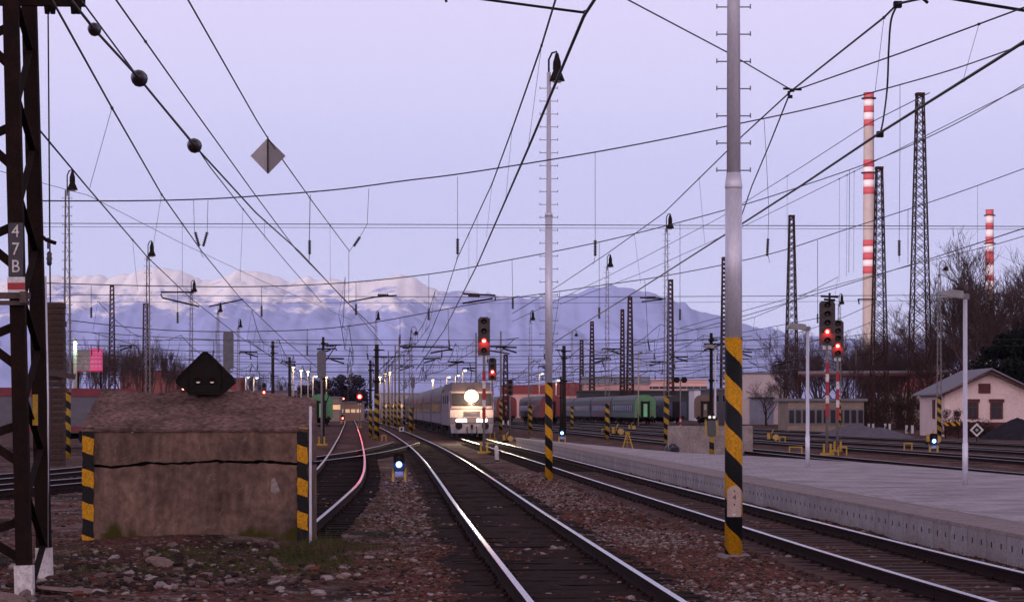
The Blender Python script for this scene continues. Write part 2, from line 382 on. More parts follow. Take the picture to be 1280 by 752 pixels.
def sun_block_ridge():
    # unseen ridge added behind the camera: shades the yard, leaves far peaks in sun
    xs = np.linspace(-20000, 20000, 160); ys = np.linspace(-4200, -1900, 24); X, Y = np.meshgrid(xs, ys)
    t = 1-np.abs((Y+3050)/1150); Z = (345+55*(fbm(X/1500, Y/1500, 3, 77)-.5))*np.clip(t, 0, 1)**.8-2
    idx = np.arange(X.size).reshape(X.shape); fs = np.stack([idx[:-1, :-1], idx[:-1, 1:], idx[1:, 1:], idx[1:, :-1]], -1).reshape(-1, 4)
    tag(np_mesh('hills', np.stack([X, Y, Z], -1).reshape(-1, 3), fs, [mat('sun_block_ridge_dark', (.04, .045, .04), .95)], smooth=True), kind='structure')
sun_block_ridge()

# ------------------------------------------------------------------ air
def haze():
    mb = MB(); mb.box((0, 8300, 1100), (44000, 25800, 2210))
    m = bpy.data.materials.new('haze'); m.use_nodes = True; t = m.node_tree; t.nodes.clear()
    o = N('ShaderNodeOutputMaterial', t); v = N('ShaderNodeVolumePrincipled', t)
    v.inputs['Color'].default_value = (.62, .74, 1, 1); v.inputs['Density'].default_value = 2.7e-5; v.inputs['Anisotropy'].default_value = 0
    t.links.new(v.outputs[0], o.inputs['Volume'])
    tag(mb.build('haze', m), kind='stuff')
haze()

# ------------------------------------------------------------------ tracks
m_railside = mat('rusty_rail_side', (.030, .017, .016), .9, 0, (.016, .010, .012), 8, .5)
m_railtop = mat('polished_rail_head', (.50, .47, .52), .27, 1.0, (.36, .33, .36), 3, .6, 0, 40, (1, .1, 1), .05)
m_railtop_dull = mat('dull_rail_head', (.30, .27, .30), .32, 1.0, (.19, .155, .165), 3, .6, 0, 40, (1, .1, 1), .1)
m_sleeper = mat('weathered_sleeper', (.024, .015, .014), .95, 0, (.014, .010, .010), 4, .6, .4, 40, (.25, 1, 1))
m_sleeper_pale = mat('pale_timber_sleeper', (.13, .085, .082), .95, 0, (.045, .030, .03), 4, .6, .4, 40, (.25, 1, 1))
def sleeper_mesh(mt):
    mb = MB(); mb.box((0, 0, -.045), (2.5, .24, .13))
    for s in (-1, 1):
        mb.box((s*.7535, 0, .024), (.34, .15, .012), 1)
        for q in (-1, 1): mb.lathe([(.022, .03), (.022, .065), (.01, .075)], (s*.7535+q*.12, 0, 0), 6, 1)
    o = mb.build('sleeper', [mt, m_railside]); me = o.data; bpy.data.objects.remove(o); return me
def track(label, path, d0, d1, dz=0.0, sl=None, slr=(0, 0), top=None):
    ds, xs = cat_interp(path, 1.0); k = (ds >= d0) & (ds <= d1); ds, xs = ds[k], xs[k]
    dx = np.gradient(xs, ds); nrm = np.stack([1/np.hypot(1, dx), -dx/np.hypot(1, dx)], -1)
    root = thing('railway_track', label, 'railway track', (xs[0], ds[0], 0), 0, 'railway tracks of the yard')
    prof = [(-.07, .028), (.07, .028), (.07, .04), (.012, .055), (.012, .125), (.036, .135), (.036, .165), (.026, .172), (-.026, .172), (-.036, .165), (-.036, .135), (-.012, .125), (-.012, .055), (-.07, .04)]
    for s in (-1, 1):
        mb = MB(); vs = []; n = len(prof)
        for i in range(len(ds)):
            for u, z in prof:
                q = s*.7535+u; vs.append((xs[i]+nrm[i, 0]*q-xs[0], ds[i]+nrm[i, 1]*q-ds[0], z+dz))
        o0 = 0; mb.v = vs
        for i in range(len(ds)-1):
            for j in range(n):
                a, b = i*n+j, i*n+(j+1) % n
                mb.f.append((a, a+n, b+n, b)); mb.m.append(1 if j in (6, 7, 8) else 0); mb.sm.append(False)
        mb.f.append(tuple(range(n))); mb.m.append(0); mb.sm.append(False)
        mb.build('rail', [m_railside, top or m_railtop], root, fix=True)
    if sl:
        sd_ = np.arange(slr[0], slr[1], .62); rest = MB(); cnt = 0
        for d in sd_:
            x = np.interp(d, ds, xs); a = -math.atan(np.interp(d, ds, dx))
            if cnt < 98:
                o = bpy.data.objects.new('sleeper', sl); COL.objects.link(o); o.parent = root
                o.location = (x-xs[0]+random.uniform(-.03, .03), d-ds[0], random.uniform(-.012, .006)+dz); o.rotation_euler = (0, 0, a+random.uniform(-.02, .02))
            else:
                rest.box((x-xs[0], d-ds[0], -.045+dz), (2.5, .24, .13), 0, rz=a)
            cnt += 1
        if rest.v: tag(rest.build('sleeper_row', m_sleeper, root), kind='stuff')
    return root
def bed(path, d0, d1, hw, name, m, z=.006):
    ds = np.arange(d0, d1, .25); pd, pxs = cat_interp(path, 1.0); xs = np.interp(ds, pd, pxs); us = np.linspace(-hw, hw, 25)
    X = xs[:, None]+us[None]; Y = np.repeat(ds[:, None], 25, 1); Z = z+(fbm(X*3, Y*3, 3, 50)-.5)*.055-.05*np.abs(us[None]/hw)**10
    idx = np.arange(X.size).reshape(X.shape); fs = np.stack([idx[:-1, :-1], idx[:-1, 1:], idx[1:, 1:], idx[1:, :-1]], -1).reshape(-1, 4)
    tag(np_mesh(name, np.stack([X, Y, Z], -1).reshape(-1, 3), fs, [m], smooth=True), kind='structure')
m_oily = mat('oily_track_soil', (.042, .019, .015), .95, 0, (.017, .011, .009), 3.5, .7, 1.0, 45, (.35, 1, 1), fine=.7)
bed(PM, 14, 140, 1.46, 'track_bed', m_oily, .016)
bed(PR, 14, 140, 1.30, 'track_bed', mat('brown_track_soil', (.050, .029, .024), .95, 0, (.022, .014, .013), 1.5, .6, .9, 60, fine=.5), -.002)
slm, slp = sleeper_mesh(m_sleeper), sleeper_mesh(m_sleeper_pale)
track('rusty dark track curving from the bottom centre of the photo to the crossover', PM, 14, 430, 0, slm, (16, 140))
track('track with pale timber sleepers running alongside the platform edge to the oncoming train', PR, 14, 430, .002, slp, (16, 140))
track('single dead end track leading from behind the concrete buffer block towards the distant red signal', PB, 35.2, 430, .004, slm, (36, 96), m_railtop_dull)
track('short crossover track slanting from the left behind the buffer block into the curved track', PC, 50, 135, .007, slm, (50, 130), m_railtop_dull)
track('far left track in front of the red freight wagon', PG, 40, 300, .001, None, (0, 0), m_railtop_dull)
for p, d0, l in ((R1, 40, 'first yard track right beyond the platform, in front of the pair of tall signals'), (R2, 52, 'second yard track beyond the platform, behind the blue dwarf signal'),
                 (R3, 60, 'third yard track beyond the platform, in front of the gravel heap'), (R4, 90, 'fourth yard track beyond the platform, nearest the pink house'),
                 (R5, 190, 'yard track under the parked coaches with the green end')):
    track(l, p, d0, p[-1][0]-5, .003, None, (0, 0), m_railtop_dull)

# ------------------------------------------------------------------ platform
def platform():
    m_pave = bpy.data.materials.new('platform_paving'); m_pave.use_nodes = True; t = m_pave.node_tree; b = t.nodes['Principled BSDF']; L = t.links.new
    co = N('ShaderNodeTexCoord', t); br = N('ShaderNodeTexBrick', t); mp = N('ShaderNodeMapping', t); mp.inputs['Rotation'].default_value = (0, 0, .08)
    L(co.outputs['Object'], mp.inputs[0]); L(mp.outputs[0], br.inputs['Vector']); br.inputs['Scale'].default_value = 1.0
    br.inputs['Brick Width'].default_value = .4; br.inputs['Row Height'].default_value = .2; br.inputs['Mortar Size'].default_value = .008
    br.inputs['Color1'].default_value = (.40, .34, .37, 1); br.inputs['Color2'].default_value = (.31, .265, .29, 1); br.inputs['Mortar'].default_value = (.19, .165, .17, 1)
    n = N('ShaderNodeTexNoise', t); n.inputs['Scale'].default_value = .9; n.inputs['Detail'].default_value = 7; n.inputs['Roughness'].default_value = .7; L(co.outputs['Object'], n.inputs['Vector'])
    r = N('ShaderNodeMapRange', t); r.inputs[1].default_value = .3; r.inputs[2].default_value = .7; r.inputs[3].default_value = .50; r.inputs[4].default_value = 1.45; L(n.outputs['Fac'], r.inputs[0])
    mm = N('ShaderNodeMix', t, data_type='RGBA', blend_type='MULTIPLY'); mm.inputs[0].default_value = 1; L(br.outputs['Color'], mm.inputs[6]); L(r.outputs[0], mm.inputs[7])
    L(mm.outputs[2], b.inputs['Base Color']); b.inputs['Roughness'].default_value = .85
    bp = N('ShaderNodeBump', t); bp.inputs['Strength'].default_value = .5; bp.inputs['Distance'].default_value = .02; L(n.outputs['Fac'], bp.inputs['Height']); L(bp.outputs[0], b.inputs['Normal'])
    ZP = .42; ds, xs = cat_interp(PR, 1.0); k = (ds >= 16) & (ds <= 136); ds, xs = ds[k], xs[k]+1.72
    bk = [(16, 15.6), (57.5, 12.75), (70, 11.3), (82, 8.6), (88, 6.6), (105, 4.2), (121, 2.2), (136, .35)]
    xb = np.interp(ds, [p[0] for p in bk], [p[1] for p in bk])
    mb = MB()
    for i in range(len(ds)):
        w = min(1.05, max(.1, (xb[i]-xs[i])*.5))
        mb.v += [(xs[i]+w, ds[i], ZP-.002), (xb[i], ds[i], ZP-.002), (xb[i], ds[i], -.1), (xs[i]+.2, ds[i], -.1)]
        if i:
            a = (i-1)*4; c = i*4
            mb.f += [(a, a+1, c+1, c), (a+1, a+2, c+2, c+1)]; mb.m += [0, 1]; mb.sm += [False]*2
    plat = tag(mb.build('platform', [m_pave, m_conc]), kind='structure')
    m_cop = mat('coping_stone', (.33, .27, .27), .85, 0, (.22, .175, .175), 3, .6, .2, 30)
    cp = MB()
    for i in range(len(ds)):
        w = min(1.05, max(.1, (xb[i]-xs[i])*.5)); lift = 0
        cp.v += [(xs[i], ds[i], ZP+.004), (xs[i]+w, ds[i], ZP+.004), (xs[i], ds[i], ZP-.05), (xs[i]+w, ds[i], ZP-.05)]
        if i:
            a = (i-1)*4; c = i*4
            cp.f += [(a, a+1, c+1, c), (a+2, a, c, c+2), (a+1, a+3, c+3, c+1)]; cp.m += [0]*3; cp.sm += [False]*3
    cp.build('coping', m_cop, plat)
    # yellowed guide line
    gl = MB()
    for i in range(len(ds)):
        gl.v += [(xs[i]+.92, ds[i], ZP+.008), (xs[i]+1.0, ds[i], ZP+.008)]
        if i: a = (i-1)*2; gl.f.append((a, a+1, a+3, a+2)); gl.m.append(0); gl.sm.append(False)
    gl.build('edge_line', mat('worn_white_line', (.5, .46, .46), .8, 0, (.25, .22, .22), 2, .7), plat)
    m_blk = [mat('edge_block_%s' % w, c, .9, 0, tuple(x*.72 for x in c), 3, .6, .2, 30) for w, c in (('light', (.36, .33, .35)), ('mid', (.31, .285, .305)), ('grey', (.335, .30, .315)))]
    dots = m_black; Dn = 22.0; i = 0; rest = MB()
    while Dn < 134:
        x0 = np.interp(Dn, ds, xs); x1 = np.interp(Dn+.985, ds, xs); mbk = rest if i >= 98 else MB()
        a = math.atan2(x1-x0, .985); M = Matrix.Rotation(-a, 3, 'Z'); c = Vector(((x0+x1)/2+.065, Dn+.49, (ZP-.05-.12)/2+random.uniform(-.004, .004)))
        mbk.box(c, (.12, .975, ZP-.05+.12), 0, M)
        for q in (-.24, .24): mbk.box(c+M@Vector((-.062, q, .09)), (.006, .035, .075), 1, M)
        if i < 98: mbk.build('edge_block', [m_blk[random.randrange(3)], dots], plat)
        Dn += 1.0; i += 1
    if rest.v: tag(rest.build('edge_block_row', [m_blk[1], dots], plat), kind='stuff')
platform()

# ------------------------------------------------------------------ loose stones, grass
m_st = [mat('stone_%s' % n, c, .9, 0, tuple(x*.6 for x in c), 9, .5) for n, c in (('red', (.165, .066, .050)), ('brown', (.105, .058, .048)), ('dark', (.045, .030, .028)), ('grey', (.21, .155, .145)), ('pale', (.36, .30, .29)))]
PHI = (1+5**.5)/2
ICO = np.array([(-1, PHI, 0), (1, PHI, 0), (-1, -PHI, 0), (1, -PHI, 0), (0, -1, PHI), (0, 1, PHI), (0, -1, -PHI), (0, 1, -PHI), (PHI, 0, -1), (PHI, 0, 1), (-PHI, 0, -1), (-PHI, 0, 1)])/1.9
ICF = np.array([(0, 11, 5), (0, 5, 1), (0, 1, 7), (0, 7, 10), (0, 10, 11), (1, 5, 9), (5, 11, 4), (11, 10, 2), (10, 7, 6), (7, 1, 8), (3, 9, 4), (3, 4, 2), (3, 2, 6), (3, 6, 8), (3, 8, 9), (4, 9, 5), (2, 4, 11), (6, 2, 10), (8, 6, 7), (9, 8, 1)])
def stones(name, X, D, size, probs, flat=.6, sink=.25):
    n = len(X); r = np.random.rand
    sc = np.stack([size*(.7+.7*r(n)), size*(.7+.7*r(n)), size*flat*(.6+.7*r(n))], -1)[:, None, :]
    v = ICO[None]*(1+.45*(r(n, 12, 1)-.5))*sc
    a = r(n)*6.283; ca, sa = np.cos(a)[:, None], np.sin(a)[:, None]
    x = v[..., 0]*ca-v[..., 1]*sa; y = v[..., 0]*sa+v[..., 1]*ca
    tl = (r(n)-.5)[:, None]; z = v[..., 2]+x*tl*.5
    V3 = np.stack([x+X[:, None], y+D[:, None], z+(gz(X, D)+size*sink)[:, None]], -1).reshape(-1, 3)
    Fc = (ICF[None]+12*np.arange(n)[:, None, None]).reshape(-1, 3)
    mi = np.repeat(np.random.choice(len(m_st), n, p=probs), 20)
    return tag(np_mesh(name, V3, Fc, m_st, mi), kind='stuff')
def scatter(n, dmin, dmax, fn, pw=1.0):
    """random points inside the view wedge, kept with probability fn(X, D)"""
    D = dmin*(dmax/dmin)**(np.random.rand(n)**pw); X = (np.random.rand(n)-.5)*.46*D
    k = np.random.rand(n) < fn(X, D); return X[k], D[k]
mds, mxs = cat_interp(PM, 1.0); rds, rxs = cat_interp(PR, 1.0); bds, bxs = cat_interp(PB, 1.0)
def dens(X, D):
    m = np.interp(D, mds, mxs); r = np.interp(D, rds, rxs); b = np.interp(D, bds, bxs)
    between = (X > m+.95) & (X < r-.95); d = np.where(between, 1.0, .12)
    d = np.where(np.abs(X-m) < .95, .09, d); d = np.where(np.abs(X-r) < .95, .16, d)
    d = np.where((X > r-1.5) & (X < r-.9), .35, d)
    d = np.where((X > r+.95), .5, d); d = np.where(X > r+1.65, 0, d)
    d = np.where((X < m-.95) & (X > m-2.1), .42, d); d = np.where((X < m-2.6) & (D < 60), .05, d)
    d = np.where((X < b+1) & (X > b-1) & (D > 35), .15, d)
    d = np.where((X > -6.4) & (X < -2.95) & (D > 33.9) & (D < 36.2), 0, d)
    pat = fbm(X*.8, D*.4, 3, 9)
    return d*np.clip((pat-.25)*2.4, .15, 1)
X, D = scatter(300000, 20, 75, dens); sz = .020+.016*np.random.rand(len(X))**2+.00018*D
gk = np.random.rand(len(X)) < np.clip((fbm(X*.55, D*.16, 3, 88)-.47)*7+(D-36)*.05, .05, .92)
stones('ballast_stones', X[~gk], D[~gk], sz[~gk], [.44, .29, .17, .08, .02])
stones('grey_ballast_stones', X[gk], D[gk], sz[gk], [.14, .20, .12, .42, .12])
X, D = scatter(1500, 20, 60, lambda X, D: np.where(dens(X, D) > .05, .5, 0))
stones('pale_stones', X, D, .035+.03*np.random.rand(len(X)), [0, .1, 0, .4, .5])
def rub(X, D):
    k = np.exp(-((X+4.6)/1.9)**2-((D-29)/3.5)**2)+1.0*np.exp(-((X+2.6)/.9)**2-((D-28.8)/1.5)**2)
    return np.where((D > 33.8) & (X < -2.9), 0, np.clip(k, 0, 1))
X, D = scatter(5200, 23, 35, rub)
stones('rubble', X, D, .03+.06*np.random.rand(len(X))**3, [.06, .25, .36, .20, .13])
def grass():
    def gd(X, D):
        a = np.clip((fbm(X*1.1, D*.7, 3, 40)-.42)*5, 0, 1)
        k = np.exp(-((X+4.3)/2.2)**2-((D-31.5)/2.6)**2)+1.5*np.exp(-((X+2.75)/.45)**2-((D-32.5)/2.2)**2)+.35*((X > -3.2) & (X < -.9) & (D > 33) & (D < 62))
        rr_ = np.interp(D, rds, rxs); k = k+.8*((X > rr_+1.3) & (X < rr_+1.70))
        k = np.where((D > 33.9) & (X > -6.4) & (X < -2.95), 0, k)
        return np.clip(k*a, 0, 1)
    X, D = scatter(260000, 23, 60, gd); n = len(X)
    tall = np.exp(-((X+2.75)/.45)**2-((D-32.8)/1.3)**2)
    h = (.02+.05*np.random.rand(n))*(1+7*tall*np.random.rand(n)); w = .004+.004*np.random.rand(n)+.003*tall
    a = np.random.rand(n)*6.28; lx, ly = np.random.randn(n)*h*.5, np.random.randn(n)*h*.5
    z = gz(X, D)
    v0 = np.stack([X-np.cos(a)*w, D-np.sin(a)*w, z], -1); v1 = np.stack([X+np.cos(a)*w, D+np.sin(a)*w, z], -1)
    v2 = np.stack([X+lx, D+ly, z+h], -1)
    V3 = np.stack([v0, v1, v2], 1).reshape(-1, 3); Fc = np.arange(3*n).reshape(n, 3)
    mg = [mat('moss_green', (.060, .085, .020), .9, 0, (.04, .055, .018), 5, .6), mat('dry_grass', (.11, .085, .045), .9, 0, (.06, .045, .03), 5, .6)]
    tag(np_mesh('grass', V3, Fc, mg, np.where(np.random.rand(n) < .68-.35*tall, 0, 1)), kind='stuff')
grass()
# ------------------------------------------------------------------ concrete buffer block and the things round it
def mat_block():
    m = mat('stained_concrete', (.205, .130, .100), .95, 0, (.080, .054, .046), 1.1, .85, .8, 18, (1, 1, .8), .3)
    t = m.node_tree; b = t.nodes['Principled BSDF']; L = t.links.new
    src = b.inputs['Base Color'].links[0].from_socket
    co = N('ShaderNodeTexCoord', t)
    mp = N('ShaderNodeMapping', t); mp.inputs['Scale'].default_value = (5, 5, .8); L(co.outputs['Object'], mp.inputs[0])
    n = N('ShaderNodeTexNoise', t); n.inputs['Scale'].default_value = 1; n.inputs['Detail'].default_value = 4; L(mp.outputs[0], n.inputs['Vector'])
    r = N('ShaderNodeMapRange', t); r.inputs[1].default_value = .35; r.inputs[2].default_value = .7; r.inputs[3].default_value = 1.15; r.inputs[4].default_value = .70; L(n.outputs['Fac'], r.inputs[0])
    mm = N('ShaderNodeMix', t, data_type='RGBA', blend_type='MULTIPLY'); mm.inputs[0].default_value = 1; L(src, mm.inputs[6]); L(r.outputs[0], mm.inputs[7])
    # scratches and lime spots
    mp2 = N('ShaderNodeMapping', t); mp2.inputs['Scale'].default_value = (3, 3, 22); mp2.inputs['Rotation'].default_value = (0, .7, 0); L(co.outputs['Object'], mp2.inputs[0])
    n2 = N('ShaderNodeTexNoise', t); n2.inputs['Scale'].default_value = 1.3; n2.inputs['Detail'].default_value = 5; L(mp2.outputs[0], n2.inputs['Vector'])
    r2 = N('ShaderNodeMapRange', t); r2.inputs[1].default_value = .68; r2.inputs[2].default_value = .74; L(n2.outputs['Fac'], r2.inputs[0])
    m2 = N('ShaderNodeMix', t, data_type='RGBA'); m2.inputs[7].default_value = (.28, .23, .21, 1); L(r2.outputs[0], m2.inputs[0]); L(mm.outputs[2], m2.inputs[6])
    # moss along the foot
    s = N('ShaderNodeSeparateXYZ', t); L(co.outputs['Object'], s.inputs[0])
    n3 = N('ShaderNodeTexNoise', t); n3.inputs['Scale'].default_value = 2.2; n3.inputs['Detail'].default_value = 5; L(co.outputs['Object'], n3.inputs['Vector'])
    a = N('ShaderNodeMath', t, operation='MULTIPLY_ADD'); L(n3.outputs['Fac'], a.inputs[0]); a.inputs[1].default_value = -1.3; L(s.outputs['Z'], a.inputs[2])
    r3 = N('ShaderNodeMapRange', t); r3.inputs[1].default_value = -.42; r3.inputs[2].default_value = -.60; L(a.outputs[0], r3.inputs[0])
    m3 = N('ShaderNodeMix', t, data_type='RGBA'); m3.inputs[7].default_value = (.055, .050, .012, 1); L(r3.outputs[0], m3.inputs[0]); L(m2.outputs[2], m3.inputs[6])
    L(m3.outputs[2], b.inputs['Base Color']); return m
def block():
    Dc = 34.4; k = Dc/F; x0, x1 = (103-640)*k, (387-640)*k; w = x1-x0; zt = H-(535-HY)*k
    root = thing('buffer_block', 'cracked brown concrete buffer block with yellow and black striped edges', 'concrete block', ((x0+x1)/2, Dc, 0))
    mc = mat_block(); zc1, zc2 = zt-.50, zt
    # body in two lifts, the joint between them is the open crack
    def slab(z0, z1, jag0, jag1, y0=0.0, y1=1.25, seed=0):
        n = 56; mb = MB(); rr = random.Random(seed); xs = [-w/2+w*i/n for i in range(n+1)]
        wv = lambda x: -.05*math.exp(-((x+1.35)/.28)**2)+.018*math.sin(x*2.1+.5)+.010*math.sin(x*7.3)
        zb = [z0+(j-.5)*jag0+(wv(x) if seed == 2 else 0) for j, x in ((rr.random(), x) for x in xs)]; zu = [z1+(j-.5)*jag1+(wv(x) if seed == 1 else 0) for j, x in ((rr.random(), x) for x in xs)]
        for i, x in enumerate(xs):
            off = .012*math.sin(x*5+z0)+.008*(rr.random()-.5)
            mb.v += [(x, y0+off, zb[i]), (x, y0+off*.4, zu[i]), (x, y1, zb[i]), (x, y1, zu[i])]
            if i:
                a = (i-1)*4; c = i*4
                mb.f += [(a, c, c+1, a+1), (a+1, c+1, c+3, a+3), (a+2, a+3, c+3, c+2), (a, a+2, c+2, c)]; mb.m += [0]*4; mb.sm += [False]*4
        mb.f += [(0, 1, 3, 2), (4*n, 4*n+2, 4*n+3, 4*n+1)]; mb.m += [0]*2; mb.sm += [False]*2
        return mb
    slab(-.3, zc1-.034, 0, .030, seed=1).build('body', mc, root)
    slab(zc1+.006, zc2-.014, .022, .008, y0=.006, seed=2).build('upper_lift', mc, root)
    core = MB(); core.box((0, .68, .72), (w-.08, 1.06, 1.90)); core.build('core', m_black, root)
    mcap = mat('rough_cap_concrete', (.20, .125, .110), .95, 0, (.085, .056, .051), 2.4, .8, 1.0, 11, (.6, 1, 1), .45)
    cap = MB(); n = 60; m_ = 16; rr = random.Random(5)
    for j in range(m_+1):
        v = j/m_
        for i in range(n+1):
            u = i/n; xx = -w/2-.015+(w+.03)*u
            xx = xx + (.13*v if u < .04 else 0)*(1-u/.04 if u < .04 else 0)
            prof = v**.92
            z = zc2-.012+prof*.605+ (rr.random()-.5)*.028*(0 if j == 0 and False else 1)+.03*math.sin(xx*2.3+v)*v
            z -= .085*u*v; z += .022*math.sin(xx*9+j*.9)*math.sin(xx*3.1)*v
            if u > .94: z -= .05*(u-.94)/.06*v
            cap.v.append((xx, -.035+v*1.0+(rr.random()-.5)*.012, z))
    for j in range(m_):
        for i in range(n):
            a = j*(n+1)+i; cap.f.append((a, a+1, a+n+2, a+n+1)); cap.m.append(0); cap.sm.append(False)
    b0 = len(cap.v); W1 = n+1
    for i in range(n+1): cap.v.append((cap.v[i][0], cap.v[i][1]+.01, zc2-.05+(rr.random()-.5)*.012))
    for i in range(n): cap.f.append((b0+i, b0+i+1, i+1, i)); cap.m.append(0); cap.sm.append(False)
    # gable ends and back
    for e in (0, n):
        ids = [j*W1+e for j in range(m_+1)]; q = len(cap.v); cap.v.append((cap.v[ids[-1]][0], 1.25, zc2-.05)); cap.v.append((cap.v[e][0], 0, zc2-.05))
        cap.f.append(tuple(ids+[q, q+1])); cap.m.append(0); cap.sm.append(False)
    top = m_*W1; q = len(cap.v)
    for i in range(n+1): cap.v.append((cap.v[top+i][0], 1.25, cap.v[top+i][2]-.25))
    for i in range(n): cap.f.append((top+i, top+i+1, q+i+1, q+i)); cap.m.append(0); cap.sm.append(False)
    cap.build('cap', mcap, root)
    for s, wd, x in ((-1, .165, -w/2+.085), (1, .155, w/2-.105)):
        mb = MB(); nn = 22; rr = random.Random(s+9)
        for i in range(nn+1):
            z = .12+(zt-.11)*i/nn; lx = x-wd/2+(rr.random()-.5)*.018; rx = x+wd/2+(rr.random()-.5)*.02
            mb.v += [(lx, -.022, z), (rx, -.022, z), (lx, .0, z), (rx, .0, z)]
            if i: a = (i-1)*4; mb.f += [(a, a+1, a+5, a+4), (a+1, a+3, a+7, a+5), (a+2, a, a+4, a+6)]; mb.m += [0]*3; mb.sm += [False]*3
        mb.build('hazard_stripe', stp_flat, root)
    e = MB(); e.box((w/2+.015, -.02, .98), (.035, .05, 2.25), 0); e.build('edge_angle', m_galv, root)
    # lime splash and smears on the face
    rr = random.Random(3); msm = mat('lime_smear', (.34, .29, .27), .9, 0, (.2, .16, .15), 20, .7)
    def smear(cx, cz, pts): sp = MB(); sp.add([(cx+u, -.018, cz+v) for u, v in pts], [tuple(range(len(pts)))]); sp.build('lime_smear', msm, root)
    smear(1.16, .98, [(-.05, -.14), (.02, -.17), (.09, -.13), (.05, -.02), (.01, .06), (-.04, .05)])
    for i in range(26):
        x = -1.3+2.3*rr.random(); z = .2+1.4*rr.random(); l = .03+.10*rr.random(); a = rr.uniform(.4, 1.4); t = .004
        smear(x, z, [(0, 0), (t, -t), (l*math.cos(a)+t, l*math.sin(a)-t), (l*math.cos(a), l*math.sin(a))])
    for i in range(16):
        x = -1.2+.35*rr.random() if i < 9 else .9+.3*rr.random(); z = zt-.02-.04*rr.random()
        smear(x, z, [(0, 0), (.05*rr.random(), -.015), (.06, .01), (.02, .02)])
    
    # diamond lantern on the cap
    kz = 35.0/F; X = lambda px: (px-256.5)*kz; Z = lambda py: (492.3-py)*kz
    base = P(256.5, 492.3, 35.0)
    lr = thing('diamond_lantern', 'black diamond shaped lantern with two round peepholes standing on the concrete block', 'signal lantern', base)
    out = [(X(238), 0), (X(275), 0), (X(292), Z(478)), (X(291), Z(473)), (X(259), Z(441)), (X(254), Z(441)), (X(222), Z(473)), (X(221), Z(478))]
    hb = MB(); hb.prism(out, 0, .34); hb.build('housing', m_black, lr, fix=True)
    rim = MB(); o3 = [(a*1.02, b*1.01+.002) for a, b in out]
    for i in range(len(o3)): rim.bar((o3[i][0], -.012, o3[i][1]), (o3[(i+1) % 8][0], -.012, o3[(i+1) % 8][1]), .02, .03)
    rim.build('rim', m_black, lr)
    pn = MB(); pn.prism([(-.22, .03), (.22, .03), (.24, .20), (.24, .33), (.02, .54), (-.02, .54), (-.24, .33), (-.24, .20)], -.012, -.001); pn.build('front_panel', mat('charcoal_panel', (.013, .015, .014), .84, 0, (.022, .014, .012), 6, .6), lr)
    for s in (-1, 1):
        rg = MB(); M = Matrix.Rotation(math.pi/2, 3, 'X')
        rg.lathe([(.052, .0), (.052, .03), (.040, .03), (.040, 0)], (s*.105, -.012, .20), 20, 0, M, False); hole = rg.build('peephole', m_steel_dark, lr)
        pl = MB(); pl.lathe([(.04, 0), (.04, .004)], (s*.105, -.013, .20), 20, 0, M); pl.build('pane', m_black, hole)
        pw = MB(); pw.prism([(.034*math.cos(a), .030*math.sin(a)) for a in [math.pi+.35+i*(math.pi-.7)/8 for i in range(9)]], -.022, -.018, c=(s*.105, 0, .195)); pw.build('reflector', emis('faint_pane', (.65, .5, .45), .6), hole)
    # thin upright bars beside the front panel
    sv = MB(); sv.box((-.25, -.008, .20), (.010, .016, .32)); sv.box((.25, -.008, .20), (.010, .016, .32)); sv.build('hinge_bar', m_steel_dark, lr)
block()

